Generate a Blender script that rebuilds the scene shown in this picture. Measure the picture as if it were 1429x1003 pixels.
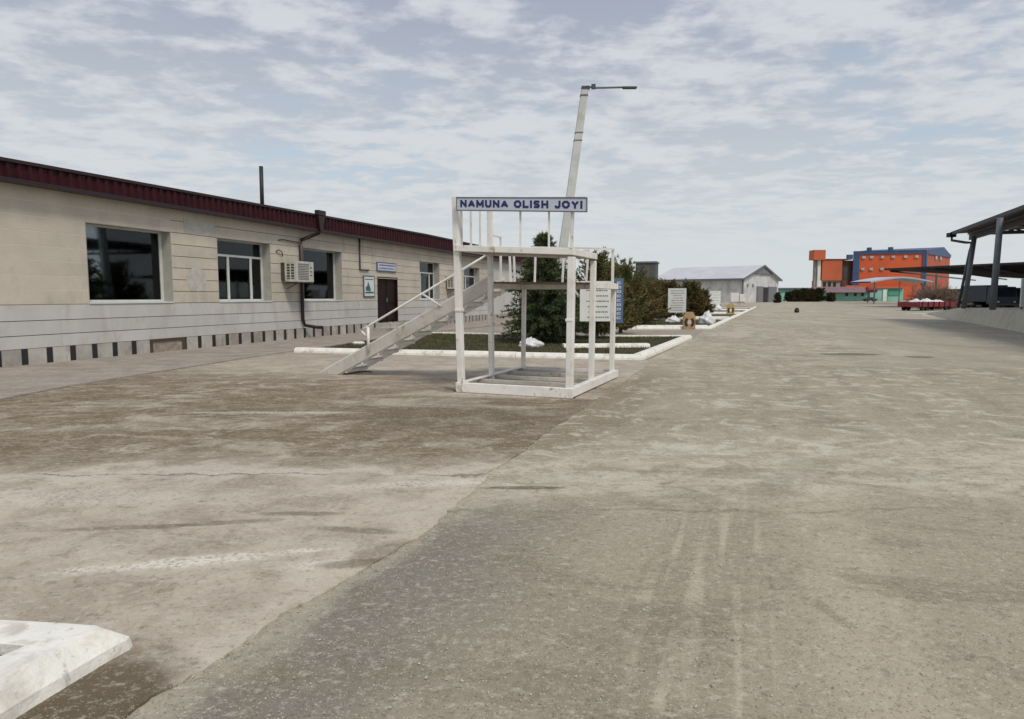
import bpy, bmesh, math, random
import numpy as np
from mathutils import Vector, Matrix
random.seed(7); rng = np.random.default_rng(7)
R = math.radians
for o in list(bpy.data.objects): bpy.data.objects.remove(o)
S = bpy.context.scene
COL = S.collection

# ------------------------------------------------------------------ camera
cd = bpy.data.cameras.new('camera'); cam = bpy.data.objects.new('camera', cd); COL.objects.link(cam)
S.camera = cam
cd.sensor_width = 36; cd.lens = 36*950/1429; cd.clip_start = .05; cd.clip_end = 6000
cam.location = (0, 0, 1.6); cam.rotation_euler = (R(90)-math.atan(87.5/950), 0, 0)

# ------------------------------------------------------------------ node helper
class NT:
    def __init__(s, tree): s.t = tree; s.n = tree.nodes; s.l = tree.links
    def new(s, typ, **k):
        n = s.n.new(typ)
        for a, b in k.items(): setattr(n, a, b)
        return n
    def set(s, sock, v):
        if isinstance(v, bpy.types.NodeSocket): s.l.new(v, sock)
        else: sock.default_value = v
    def m(s, op, a, b=0.0, c=None, clamp=False):
        n = s.new('ShaderNodeMath', operation=op, use_clamp=clamp)
        s.set(n.inputs[0], a); s.set(n.inputs[1], b)
        if c is not None: s.set(n.inputs[2], c)
        return n.outputs[0]
    def sm(s, x, lo, hi, a=0.0, b=1.0):
        n = s.new('ShaderNodeMapRange', interpolation_type='SMOOTHSTEP')
        s.set(n.inputs['Value'], x); s.set(n.inputs['From Min'], lo); s.set(n.inputs['From Max'], hi)
        s.set(n.inputs['To Min'], a); s.set(n.inputs['To Max'], b)
        return n.outputs[0]
    def mix(s, f, a, b, mode='MIX'):
        n = s.new('ShaderNodeMix', data_type='RGBA', blend_type=mode)
        s.set(n.inputs[0], f)
        for i, v in ((6, a), (7, b)):
            if isinstance(v, (tuple, list)): v = (v[0], v[1], v[2], 1)
            s.set(n.inputs[i], v)
        return n.outputs[2]
    def noise(s, vec, scale, detail=3.0, rough=.55, dist=0.0):
        n = s.new('ShaderNodeTexNoise'); s.set(n.inputs['Vector'], vec)
        n.inputs['Scale'].default_value = scale; n.inputs['Detail'].default_value = detail
        n.inputs['Roughness'].default_value = rough; n.inputs['Distortion'].default_value = dist
        return n.outputs[0]
    def vmap(s, vec, scale=(1, 1, 1), loc=(0, 0, 0), rot=(0, 0, 0)):
        n = s.new('ShaderNodeMapping'); s.set(n.inputs[0], vec)
        n.inputs[1].default_value = loc; n.inputs[2].default_value = rot; n.inputs[3].default_value = scale
        return n.outputs[0]
    def xyz(s, vec):
        n = s.new('ShaderNodeSeparateXYZ'); s.set(n.inputs[0], vec); return n.outputs
    def comb(s, x, y, z=0.0):
        n = s.new('ShaderNodeCombineXYZ')
        for i, v in enumerate((x, y, z)): s.set(n.inputs[i], v)
        return n.outputs[0]

# ------------------------------------------------------------------ world: overcast sky with broken cloud
SUN_EL, SUN_AZ = R(52), R(150)          # azimuth measured clockwise from +Y (view direction)
W = bpy.data.worlds.new('World'); S.world = W; W.use_nodes = True
w = NT(W.node_tree); W.node_tree.nodes.clear()
sky = w.new('ShaderNodeTexSky', sky_type='NISHITA', sun_disc=False)
sky.sun_elevation = SUN_EL; sky.sun_rotation = SUN_AZ; sky.air_density = 1.2; sky.dust_density = 2.0
tc = w.new('ShaderNodeTexCoord'); d = tc.outputs['Generated']
dx_, dy_, dz_ = w.xyz(d)
zc = w.m('MAXIMUM', dz_, 0.0); zz = w.m('ADD', zc, .10)
uv = w.comb(w.m('DIVIDE', dx_, zz), w.m('DIVIDE', dy_, zz), 0.0)
uvr = w.vmap(uv, scale=(.95, 1.15, 1), rot=(0, 0, R(-5)))
n1 = w.noise(uvr, 3.5, 8, .57, .15)
n2 = w.noise(w.vmap(uvr, loc=(7, 3, 0)), 1.0, 4, .5, .3)
n3 = w.noise(w.vmap(uvr, loc=(2, 9, 0)), 9.5, 6, .60, .1)
tex = w.m('ADD', w.m('ADD', w.m('MULTIPLY', n1, .62), w.m('MULTIPLY', n2, .36)), w.m('MULTIPLY', n3, .27))
cl = w.sm(tex, .54, .71)
elev = w.sm(zc, .02, .50)
dark = w.mix(elev, (4.3, 4.65, 4.9), (2.35, 2.65, 3.4))
lite = w.mix(elev, (4.75, 4.95, 5.05), (4.45, 4.65, 5.1))
cloud = w.mix(cl, dark, lite)
hz = w.sm(zc, .0, .16)
cloud = w.mix(hz, (4.6, 4.95, 5.05), cloud)
blue = w.mix(.42, sky.outputs[0], (3.6, 4.5, 5.3))
n4 = w.noise(w.vmap(uvr, loc=(4.3, -1.0, 0)), .55, 3, .55, .4)
gap = w.m('MULTIPLY', w.sm(n4, .47, .62), w.sm(tex, .66, .52))
gap = w.m('MULTIPLY', gap, w.sm(zc, .06, .16))
cloud = w.mix(w.m('MULTIPLY', gap, .5), cloud, blue)
below = w.sm(dz_, -.02, .0)
cloud = w.mix(below, (3.0, 2.9, 2.7), cloud)
bg = w.new('ShaderNodeBackground'); w.set(bg.inputs[0], cloud); bg.inputs[1].default_value = .1
wo = w.new('ShaderNodeOutputWorld'); w.l.new(bg.outputs[0], wo.inputs[0])

sl = bpy.data.lights.new('sun', 'SUN'); sl.energy = 1.5; sl.angle = R(14); sl.color = (1, .93, .82)
so = bpy.data.objects.new('sun', sl); COL.objects.link(so)
sd = Vector((math.sin(SUN_AZ)*math.cos(SUN_EL), math.cos(SUN_AZ)*math.cos(SUN_EL), math.sin(SUN_EL)))
so.rotation_euler = sd.to_track_quat('Z', 'Y').to_euler(); so.location = (20, -20, 40)
S.view_settings.view_transform = 'Standard'; S.view_settings.look = 'None'
S.view_settings.exposure = 0.50; S.view_settings.gamma = 1; S.view_settings.use_curve_mapping = False

# ------------------------------------------------------------------ materials
def mat(name, col, rough=.7, var=.12, scale=3.0, bump=.0, bscale=40, metal=0, dirt=None, dirt_amt=.5, dscale=1.2, rnd=0.0, stretch=(1, 1, 1), spec=.5):
    m = bpy.data.materials.new(name); m.use_nodes = True; t = NT(m.node_tree)
    b = m.node_tree.nodes['Principled BSDF']; g = t.new('ShaderNodeNewGeometry'); pos = t.vmap(g.outputs['Position'], scale=stretch)
    n = t.noise(pos, scale, 5, .6)
    c = t.mix(t.sm(n, .3, .7), tuple(x*(1-var) for x in col), tuple(min(1, x*(1+var)) for x in col))
    if dirt:
        dn = t.noise(t.vmap(pos, loc=(3, 7, 1)), dscale, 7, .65, .4)
        c = t.mix(t.m('MULTIPLY', t.sm(dn, .5, .68), dirt_amt), c, dirt)
    if rnd:
        oi = t.new('ShaderNodeObjectInfo')
        c = t.mix(1.0, c, t.comb(*[t.m('MULTIPLY_ADD', oi.outputs['Random'], rnd, 1-rnd/2)]*3), 'MULTIPLY')
    t.set(b.inputs['Base Color'], c); b.inputs['Roughness'].default_value = rough; b.inputs['Metallic'].default_value = metal
    b.inputs['Specular IOR Level'].default_value = spec
    if bump:
        bn = t.new('ShaderNodeBump'); bn.inputs['Strength'].default_value = bump; bn.inputs['Distance'].default_value = .01
        t.set(bn.inputs['Height'], t.noise(pos, bscale, 4, .6)); t.l.new(bn.outputs[0], b.inputs['Normal'])
    return m
def foliage_mat(name, a, b_, c_, scale=2.2):
    m = bpy.data.materials.new(name); m.use_nodes = True; t = NT(m.node_tree); b = m.node_tree.nodes['Principled BSDF']
    g = t.new('ShaderNodeNewGeometry'); n = t.noise(g.outputs['Position'], scale, 4, .6); n2 = t.noise(g.outputs['Position'], scale*9, 2, .5)
    c = t.mix(t.sm(n, .38, .62), a, b_); c = t.mix(t.m('MULTIPLY', t.sm(n2, .52, .7), .55), c, c_)
    t.set(b.inputs['Base Color'], c); b.inputs['Roughness'].default_value = .8; b.inputs['Specular IOR Level'].default_value = .15
    return m
M = {}
M['white'] = mat('white_steel_paint', (.78, .765, .72), .5, .06, 2.5, .15, 60, dirt=(.50, .43, .34), dirt_amt=.35, dscale=4.5)
M['dirty_white'] = mat('dirty_white_paint', (.56, .53, .475), .6, .10, 2.5, .3, 50, dirt=(.36, .32, .27), dirt_amt=.5, dscale=3.0)
M['deck'] = mat('rusty_deck', (.16, .12, .10), .7, .3, 5, .3, 40)
M['kerb'] = mat('whitewashed_kerb', (.78, .765, .70), .85, .07, 6, .5, 45, dirt=(.42, .38, .31), dirt_amt=.6, dscale=4)
M['cladding'] = mat('tan_cladding', (.53, .48, .40), .8, .08, 1.2, .25, 35, rnd=.08, dirt=(.53, .49, .42), dirt_amt=.4, dscale=.8)
M['band'] = mat('grey_band', (.52, .51, .485), .8, .06, 1.5, .2, 35, rnd=.07, dirt=(.40, .375, .33), dirt_amt=.5, dscale=2.2, stretch=(1, 1, .4))
M['joint_pale'] = mat('pale_joint', (.62, .575, .49), .9, .05)
M['joint_dark'] = mat('dark_joint', (.20, .18, .155), .9, .1)
M['render_tan'] = mat('tan_render', (.40, .365, .30), .85, .08, 2, .2)
M['plinth'] = mat('plinth_block', (.40, .385, .35), .85, .14, 2.5, .4, 25, rnd=.28, dirt=(.27, .24, .2), dirt_amt=.5)
M['strip'] = mat('black_strip', (.018, .016, .018), .6, .2)
M['maroon'] = mat('maroon_sheet', (.034, .0065, .0105), .55, .2, 3, .1, 30, rnd=.25, spec=.15)
M['maroon_dark'] = mat('maroon_dark', (.020, .0055, .008), .5, .2, 3)
M['hatch'] = mat('brown_frame', (.075, .045, .035), .6, .2)
M['stone'] = mat('rough_stone', (.30, .25, .21), .9, .25, 8, .6, 20)
M['pvc'] = mat('pvc_white', (.62, .63, .61), .4, .06, 3, dirt=(.4, .38, .34), dirt_amt=.3)
M['reveal'] = mat('window_reveal', (.36, .35, .31), .85, .08)
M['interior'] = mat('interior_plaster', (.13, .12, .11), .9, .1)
M['curtain'] = mat('grey_curtain', (.62, .62, .58), .9, .08, 3)
M['door'] = mat('dark_brown_door', (.017, .007, .0055), .6, .3, 4, .2, 30, stretch=(1, 1, .3), spec=.2)
M['ac_white'] = mat('ac_casing', (.53, .52, .47), .5, .1, 5, dirt=(.33, .3, .24), dirt_amt=.6, dscale=3)
M['ac_dark'] = mat('ac_dark', (.05, .055, .05), .6, .2)
M['ac_grille'] = mat('ac_grille', (.16, .165, .15), .6, .1)
M['pole'] = mat('pole_concrete', (.54, .55, .53), .8, .08, 4, .3, 30, dirt=(.33, .33, .32), dirt_amt=.4)
M['steel_dark'] = mat('dark_steel', (.05, .055, .06), .5, .2)
M['steel_grey'] = mat('grey_steel', (.12, .13, .15), .5, .12, 3)
M['sign_face'] = mat('sign_face', (.50, .53, .62), .5, .04)
M['navy'] = mat('navy_print', (.012, .018, .11), .5, .05)
M['sign_blue'] = mat('blue_panel', (.075, .12, .20), .6, .12)
M['sign_white'] = mat('white_panel', (.66, .67, .63), .5, .05)
M['print_grey'] = mat('grey_print', (.16, .18, .18), .6, .1)
M['teal_print'] = mat('teal_print', (.03, .13, .15), .6, .2)
M['ochre'] = mat('ochre_paint', (.36, .24, .12), .7, .15, 6)
M['ochre_y'] = mat('yellow_paint', (.40, .30, .10), .7, .15, 6)
M['ring'] = mat('dark_brown_print', (.05, .02, .012), .7, .1)
M['sack'] = mat('plastic_sack', (.68, .68, .69), .4, .1, 12)
M['soil'] = mat('soil', (.085, .07, .05), .95, .3, 4, .8, 12, dirt=(.16, .13, .09), dirt_amt=.6)
M['turf'] = mat('turf_base', (.060, .060, .028), .95, .35, 2.5, .8, 18, dirt=(.12, .10, .065), dirt_amt=.7)
M['grass'] = foliage_mat('grass_blades', (.060, .066, .022), (.105, .095, .042), (.15, .13, .07), 1.5)
M['spruce'] = foliage_mat('spruce_foliage', (.050, .080, .042), (.11, .135, .058), (.15, .11, .055), 1.6)
M['juniper'] = foliage_mat('juniper_foliage', (.10, .12, .048), (.22, .185, .075), (.31, .21, .10), 1.7)
M['thuja'] = foliage_mat('thuja_foliage', (.085, .095, .038), (.20, .15, .062), (.28, .19, .085), 1.2)
M['farbush'] = foliage_mat('far_bush_foliage', (.032, .055, .022), (.085, .068, .032), (.11, .09, .04), .35)
M['bark'] = mat('bark', (.07, .05, .035), .95, .3, 8, .6, 20)
M['twig'] = mat('bare_twigs', (.20, .14, .105), .9, .25, 2)
M['barn_wall'] = mat('barn_wall', (.58, .58, .575), .85, .08, .4, dirt=(.33, .33, .33), dirt_amt=.4, dscale=.35)
M['barn_roof'] = mat('barn_roof', (.53, .535, .56), .5, .07, .3)
M['grey_sheet'] = mat('grey_sheet', (.16, .165, .18), .5, .1, .5)
M['near_black'] = mat('near_black', (.012, .012, .014), .6, .2)
M['orange'] = mat('orange_cladding', (.60, .105, .028), .6, .07, .12)
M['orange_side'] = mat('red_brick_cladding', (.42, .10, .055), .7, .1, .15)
M['orange_dull'] = mat('dull_orange', (.47, .105, .036), .6, .1, .15)
M['fac_blue'] = mat('factory_blue', (.040, .080, .18), .5, .12, .3)
M['far_brown'] = mat('far_brown', (.11, .05, .03), .7, .25, .3)
M['far_concrete'] = mat('far_concrete', (.28, .25, .21), .9, .2, .3)
M['far_white'] = mat('far_white', (.68, .66, .62), .7, .1, .3)
M['far_pane'] = mat('far_pane', (.42, .45, .50), .4, .15, .5)
M['teal'] = mat('teal_wall', (.22, .46, .38), .8, .08, .3)
M['green'] = mat('green_wall', (.07, .28, .19), .8, .12, .3)
M['far_maroon'] = mat('far_maroon_roof', (.20, .11, .12), .6, .1, .3)
M['silver'] = mat('silver_sheet', (.42, .46, .54), .45, .1, .4)
M['booth'] = mat('booth_metal', (.075, .085, .078), .7, .2, .8, dirt=(.12, .10, .08), dirt_amt=.5)
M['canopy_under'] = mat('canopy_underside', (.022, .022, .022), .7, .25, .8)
M['truck'] = mat('truck_dark', (.018, .022, .028), .45, .2)
M['truck2'] = mat('truck_navy', (.02, .028, .05), .45, .2)
M['red'] = mat('red_machine', (.20, .016, .02), .55, .3, 3, dirt=(.10, .05, .035), dirt_amt=.6, dscale=1.5)
M['tyre'] = mat('tyre', (.02, .02, .02), .9, .1)
M['pale_slab'] = mat('pale_slab', (.55, .52, .46), .85, .08, 1)
M['emb'] = mat('embankment_concrete', (.46, .43, .35), .9, .10, 1.5, .4, 15, dirt=(.30, .28, .22), dirt_amt=.4)
def add_spots(m, col_, sc, lo, hi, amt):
    t = NT(m.node_tree); b = m.node_tree.nodes['Principled BSDF']; src = b.inputs['Base Color'].links[0].from_socket; g = t.new('ShaderNodeNewGeometry')
    n = t.noise(t.vmap(g.outputs['Position'], loc=(8, 2, 5), scale=(1, 1, .45)), sc, 5, .7)
    c = t.mix(t.m('MULTIPLY', t.sm(n, lo, hi), amt), src, col_); t.set(b.inputs['Base Color'], c)
add_spots(M['white'], (.25, .13, .065), 9, .60, .68, .65); add_spots(M['dirty_white'], (.25, .15, .08), 8, .60, .69, .6)
add_spots(M['plinth'], (.20, .165, .125), 1.5, .48, .62, .6); add_spots(M['cladding'], (.36, .33, .27), 1.0, .52, .66, .45); add_spots(M['barn_wall'], (.30, .29, .28), .5, .5, .65, .5)
add_spots(M['kerb'], (.38, .35, .30), 14, .60, .66, .55)
gm = bpy.data.materials.new('window_glass'); gm.use_nodes = True; t = NT(gm.node_tree); gm.node_tree.nodes.remove(gm.node_tree.nodes['Principled BSDF'])
gl = t.new('ShaderNodeBsdfGlossy'); gl.inputs['Roughness'].default_value = .03; gl.inputs['Color'].default_value = (.8, .85, .88, 1)
tr = t.new('ShaderNodeBsdfTransparent'); tr.inputs['Color'].default_value = (.80, .83, .82, 1)
fr = t.new('ShaderNodeFresnel'); fr.inputs[0].default_value = 1.5; mx = t.new('ShaderNodeMixShader')
t.l.new(fr.outputs[0], mx.inputs[0]); t.l.new(tr.outputs[0], mx.inputs[1]); t.l.new(gl.outputs[0], mx.inputs[2])
t.l.new(mx.outputs[0], gm.node_tree.nodes['Material Output'].inputs[0]); M['glass'] = gm

# ---- ground materials (world position driven stains, dust and tracks)
def ground_mat(kind):
    m = bpy.data.materials.new(kind+'_surface'); m.use_nodes = True; t = NT(m.node_tree); b = m.node_tree.nodes['Principled BSDF']
    g = t.new('ShaderNodeNewGeometry'); P = g.outputs['Position']; X, Y, Z = t.xyz(P)
    big = t.noise(P, .35, 6, .6, .5); mid = t.noise(P, 1.6, 6, .65, .4); fine = t.noise(P, 28, 3, .6); grit = t.noise(P, 120, 2, .7)
    wide = t.noise(t.vmap(P, scale=(.5, 1.1, 1), loc=(5, 2, 0)), 1.1, 7, .66, .8)     # streaks lying across the yard
    wide2 = t.noise(t.vmap(P, scale=(.7, 1.5, 1), loc=(1, 12, 0)), 2.6, 7, .72, .7)
    def ell(cx, cy, rx, ry, rot=0, soft=.5, amp=.9, nz=None):
        v = t.vmap(P, loc=(-cx, -cy, 0)); xr, yr, _ = t.xyz(v); c, s = math.cos(R(rot)), math.sin(R(rot))
        a = t.m('DIVIDE', t.m('ADD', t.m('MULTIPLY', xr, c), t.m('MULTIPLY', yr, s)), rx)
        e = t.m('DIVIDE', t.m('SUBTRACT', t.m('MULTIPLY', yr, c), t.m('MULTIPLY', xr, s)), ry)
        dd = t.m('SQRT', t.m('ADD', t.m('MULTIPLY', a, a), t.m('MULTIPLY', e, e)))
        dd = t.m('ADD', dd, t.m('MULTIPLY', t.m('SUBTRACT', nz if nz is not None else mid, .5), amp*2))
        return t.sm(dd, 1+soft/2, 1-soft/2)
    if kind == 'road':
        a = R(19); q = t.m('SUBTRACT', t.m('MULTIPLY', X, math.cos(a)), t.m('MULTIPLY', Y, math.sin(a)))
        qn = t.m('ADD', q, t.m('MULTIPLY', t.m('SUBTRACT', mid, .5), .7))
        dust = t.sm(qn, -1.75, -.75)
        dust = t.m('MAXIMUM', dust, t.sm(t.m('ADD', Y, t.m('MULTIPLY', mid, 1.2)), 4.9, 6.3))
        col = t.mix(dust, (.20, .188, .165), (.325, .295, .235))
        # pale dust ridge between the wheel paths
        ridge = t.m('MULTIPLY', t.sm(qn, .25, .5), t.sm(qn, 1.0, .7))
        ridge = t.m('MULTIPLY', ridge, t.sm(Y, 7.0, 4.5)); col = t.mix(t.m('MULTIPLY', ridge, .6), col, (.42, .38, .30))
        # tread marks
        al = t.m('ADD', t.m('MULTIPLY', X, math.sin(a)), t.m('MULTIPLY', Y, math.cos(a)))
        st = t.noise(t.comb(t.m('MULTIPLY', q, 11), t.m('MULTIPLY', al, .5), 0.0), 1.0, 2, .5)
        st = t.sm(st, .48, .62)
        win = t.m('MULTIPLY', t.sm(q, -.62, -.42), t.sm(q, .22, .08)); win = t.m('MULTIPLY', win, t.m('MULTIPLY', t.sm(Y, 6.2, 4.6), t.sm(mid, .25, .45)))
        col = t.mix(t.m('MULTIPLY', t.m('MULTIPLY', st, win), .5), col, (.48, .44, .36))
        col = t.mix(t.m('MULTIPLY', t.m('MULTIPLY', t.m('SUBTRACT', 1.0, st), win), .3), col, (.24, .215, .165))
        st2 = t.noise(t.comb(t.m('MULTIPLY', q, 1.6), t.m('MULTIPLY', al, .09), 3.0), 1.0, 4, .6)
        col = t.mix(t.m('MULTIPLY', t.sm(st2, .50, .64), .45), col, (.42, .385, .315))
        col = t.mix(t.m('MULTIPLY', t.m('MULTIPLY', t.sm(st2, .48, .36), t.sm(Y, 7, 10)), .5), col, (.22, .20, .16))
        # cross bands of pale dust, damp brown
        yb = t.m('ADD', Y, t.m('MULTIPLY', t.m('SUBTRACT', wide, .5), 3.2))
        band = t.m('MULTIPLY', t.sm(yb, 5.0, 5.7), t.sm(yb, 8.2, 6.6)); band = t.m('MULTIPLY', band, t.sm(wide2, .38, .62))
        col = t.mix(t.m('MULTIPLY', band, .85), col, (.52, .49, .42))
        far = t.m('MULTIPLY', t.sm(Y, 12, 22), .6); col = t.mix(far, col, t.mix(t.sm(wide2, .4, .6), (.32, .29, .235), (.44, .41, .345)))
        col = t.mix(t.m('MULTIPLY', t.sm(wide, .52, .66), .55), col, (.20, .178, .135))
        col = t.mix(t.m('MULTIPLY', t.sm(wide2, .56, .74), .5), col, (.42, .395, .335))
        xe = t.m('SUBTRACT', X, t.m('MULTIPLY_ADD', Y, .355, -2.33)); xn = t.m('ADD', xe, t.m('MULTIPLY', t.m('SUBTRACT', mid, .5), 1.0))
        brn = t.m('MULTIPLY', t.sm(xn, .95, .15), t.m('MULTIPLY', t.sm(Y, 6.2, 7.2), t.sm(Y, 17, 12))); col = t.mix(t.m('MULTIPLY', brn, .75), col, (.215, .178, .128))
        crust = t.m('MULTIPLY', t.sm(xn, .32, .08), t.sm(Y, 6.4, 5.6)); col = t.mix(t.m('MULTIPLY', crust, .5), col, (.40, .37, .31))
        pt = t.noise(t.vmap(P, loc=(9, 1, 0)), 2.3, 8, .74, .9); pt2 = t.noise(t.vmap(P, loc=(2, 8, 0)), .7, 6, .66, .8)
        k2 = t.sm(Y, 4, 7)
        col = t.mix(t.m('MULTIPLY', t.m('MULTIPLY', t.sm(pt, .52, .60), k2), .62), col, (.56, .535, .49))
        col = t.mix(t.m('MULTIPLY', t.sm(pt, .47, .36), .50), col, (.20, .178, .135))
        col = t.mix(t.m('MULTIPLY', t.sm(pt2, .46, .34), .45), col, (.215, .195, .155))
        # cleaner grey asphalt lane at the right
        e = t.m('SUBTRACT', X, t.m('ADD', t.m('MULTIPLY', t.m('SUBTRACT', Y, 16.5), .44), 8.4)); e = t.m('ADD', e, t.m('MULTIPLY', t.m('SUBTRACT', mid, .5), 2.0))
        lane = t.m('MULTIPLY', t.sm(e, -.8, 1.2), t.sm(t.m('ADD', Y, t.m('MULTIPLY', mid, .5)), 15.4, 15.9))
        col = t.mix(t.m('MULTIPLY', lane, .7), col, (.33, .31, .265))
        fz = t.sm(Y, 10, 20); f1 = t.noise(t.vmap(P, loc=(1, 5, 0), scale=(.8, .45, 1)), .45, 7, .68, 1.0)
        col = t.mix(t.m('MULTIPLY', t.m('MULTIPLY', t.sm(f1, .53, .62), fz), .5), col, (.235, .215, .175)); col = t.mix(t.m('MULTIPLY', t.m('MULTIPLY', t.sm(f1, .47, .38), fz), .5), col, (.50, .47, .41))
        # transverse joints
        for y0, wd in ((15.7, .05), (5.0, .03)):
            jl = t.m('ABSOLUTE', t.m('SUBTRACT', t.m('ADD', Y, t.m('MULTIPLY', t.noise(P, .8, 6, .65), .8)), y0+.4))
            col = t.mix(t.m('MULTIPLY', t.m('MULTIPLY', t.sm(jl, wd*1.5, wd*.3), t.sm(wide, .42, .56)), .5), col, (.15, .13, .105))
        for (cx, cy, rx, ry) in ((9.45, 19.0, .9, .4), (10.9, 18.1, .35, .3), (.10, 5.62, .33, .05)):
            col = t.mix(t.m('MULTIPLY', ell(cx, cy, rx, ry, amp=.5), .8), col, (.11, .095, .075))
        ag = (.42, .40, .36)
    elif kind == 'apron':
        col = t.mix(t.sm(mid, .35, .65), (.33, .30, .255), (.46, .43, .375))
        pt = t.noise(t.vmap(P, loc=(9, 1, 0)), 2.8, 8, .74, .9)
        yb = t.m('ADD', Y, t.m('MULTIPLY', t.m('SUBTRACT', mid, .5), 1.1)); yb = t.m('ADD', yb, t.m('MULTIPLY', X, -.03)); yb = t.m('ADD', yb, t.m('MULTIPLY', t.m('SUBTRACT', t.noise(t.vmap(P, loc=(3, 3, 0)), .55, 4, .6), .5), 2.6))
        damp = t.m('MULTIPLY', t.sm(yb, 5.9, 7.1), t.sm(t.m('ADD', yb, t.m('MULTIPLY', X, .35)), 14.5, 10.5))
        dcol = t.mix(t.sm(wide2, .42, .66), (.150, .120, .082), (.25, .21, .155))
        col = t.mix(t.m('MULTIPLY', damp, t.sm(t.m('ADD', t.m('MULTIPLY', wide, .6), t.m('MULTIPLY', pt, .4)), .60, .46, .30, 1.0)), col, dcol)
        col = t.mix(t.m('MULTIPLY', t.sm(pt, .54, .64), .35), col, (.50, .46, .40)); col = t.mix(t.m('MULTIPLY', t.sm(pt, .46, .35), .45), col, (.17, .14, .10))
        xe = t.m('SUBTRACT', X, t.m('MULTIPLY_ADD', Y, .355, -2.33)); xn = t.m('ADD', xe, t.m('MULTIPLY', t.m('SUBTRACT', mid, .5), .9))
        col = t.mix(t.m('MULTIPLY', t.m('MULTIPLY', t.sm(xn, -.35, -.12), t.sm(Y, 6.6, 5.8)), .55), col, (.52, .485, .43))
        clf = t.noise(P, 34, 4, .7)
        # pale efflorescence
        pale = t.m('MULTIPLY', t.sm(wide2, .50, .68), t.sm(yb, 6.6, 5.9)); col = t.mix(t.m('MULTIPLY', pale, .6), col, (.50, .475, .44))
        lip = t.m('MULTIPLY', t.sm(yb, 5.9, 6.12), t.sm(yb, 6.4, 6.2)); col = t.mix(t.m('MULTIPLY', lip, .7), col, (.52, .49, .45))
        for (cx, cy, rx, ry, rot, k) in ((-1.95, 3.99, .62, .085, 14, .95), (-1.33, 4.16, .22, .03, 10, .8), (-1.15, 3.95, .2, .07, 10, .6), (-.75, 5.7, .9, .1, 8, .6), (-3.6, 5.3, .8, .25, 0, .4), (.0, 11.0, 1.6, .3, -5, .5), (-3.3, 9.3, 1.2, .08, 0, .6), (-1.0, 9.9, 1.2, .15, -5, .5)):
            col = t.mix(t.m('MULTIPLY', t.m('MULTIPLY', ell(cx, cy, rx, ry, rot, .9, 1.2, pt), t.sm(clf, .40, .54)), k), col, (.66, .64, .60))
        for (cx, cy, rx, ry, rot, k) in ((-1.25, 2.50, .42, .17, 15, .95), (-1.6, 2.45, .3, .5, 20, .95), (-1.75, 2.2, .5, .4, 0, .8), (-.85, 3.65, .16, .10, 50, .7), (-.95, 3.95, .22, .07, 10, .6), (-2.6, 4.6, .5, .04, 6, .5), (-1.55, 4.9, .3, .05, 0, .6), (-2.0, 4.7, .35, .05, 10, .5), (-1.1, 4.55, .3, .05, -10, .5), (-.8, 4.15, .25, .12, 40, .5), (-.6, 9.0, 1.5, 1.2, 0, .5)):
            col = t.mix(t.m('MULTIPLY', ell(cx, cy, rx, ry, rot, .8, .8), k), col, (.115, .092, .062))
        gx = t.m('ADD', Y, t.m('MULTIPLY', t.noise(P, .8, 7, .7), .9))
        for y0 in (6.0, 13.0):
            jl = t.m('ABSOLUTE', t.m('SUBTRACT', gx, y0+.45)); col = t.mix(t.m('MULTIPLY', t.m('MULTIPLY', t.sm(jl, .03, .008), t.sm(wide, .38, .5)), .7), col, (.10, .085, .07))
        col = t.mix(t.sm(Y, 14, 22), col, t.mix(t.sm(wide2, .4, .6), (.24, .215, .18), (.36, .33, .29)))
        ag = (.45, .42, .38)
    elif kind == 'sidewalk':
        col = t.mix(t.sm(mid, .35, .65), (.27, .24, .215), (.36, .325, .29)); col = t.mix(t.m('MULTIPLY', t.sm(wide, .45, .7), .5), col, (.21, .18, .155)); ag = (.44, .41, .38)
    else:
        col = t.mix(t.sm(big, .35, .65), (.24, .22, .175), (.33, .305, .25)); ag = (.38, .36, .31)
    # aggregate speckle: dark and light stones
    near = t.sm(Y, 16, 3); amt = 1.0 if kind == 'road' else .5; sp = None
    for sc_, rr, k_ in ((75, .38, .75), (170, .42, .6)):
        v1 = t.new('ShaderNodeTexVoronoi'); t.set(v1.inputs['Vector'], P); v1.inputs['Scale'].default_value = sc_
        cx_, cy_, _ = t.xyz(v1.outputs['Color']); sp = sp or cx_
        chip = t.m('MULTIPLY', t.sm(v1.outputs['Distance'], rr, rr*.7), near)
        lt_ = t.mix(cy_, ag, (.55, .53, .49))
        col = t.mix(t.m('MULTIPLY', t.m('MULTIPLY', t.sm(cx_, .84, .86), chip), k_*amt), col, lt_)
        col = t.mix(t.m('MULTIPLY', t.m('MULTIPLY', t.sm(cx_, .17, .15), chip), k_*amt*.8), col, (.085, .076, .06))
    col = t.mix(t.m('MULTIPLY', t.sm(fine, .44, .30), .38), col, (.10, .09, .07))
    col = t.mix(t.m('MULTIPLY', t.sm(fine, .56, .70), .28), col, (.48, .45, .39))
    clod = t.noise(t.vmap(P, scale=(1, 1.3, 1)), 11, 5, .72); col = t.mix(t.m('MULTIPLY', t.sm(clod, .56, .70), .5), col, (.14, .12, .095))
    clod2 = t.noise(t.vmap(P, scale=(1, 1.3, 1), loc=(4, 4, 4)), 14, 5, .75); col = t.mix(t.m('MULTIPLY', t.sm(clod2, .52, .66), .42), col, (.55, .525, .475))
    clod3 = t.noise(t.vmap(P, loc=(1, 4, 9)), 4.5, 6, .75, .8); col = t.mix(t.m('MULTIPLY', t.sm(clod3, .60, .68), .45), col, (.14, .12, .092))
    col = t.mix(1.0, col, (1.06, 1.01, .94) if kind == 'apron' else (1.05, 1.02, .95) if kind != 'sidewalk' else (1.03, 1.0, .96), 'MULTIPLY')
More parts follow.
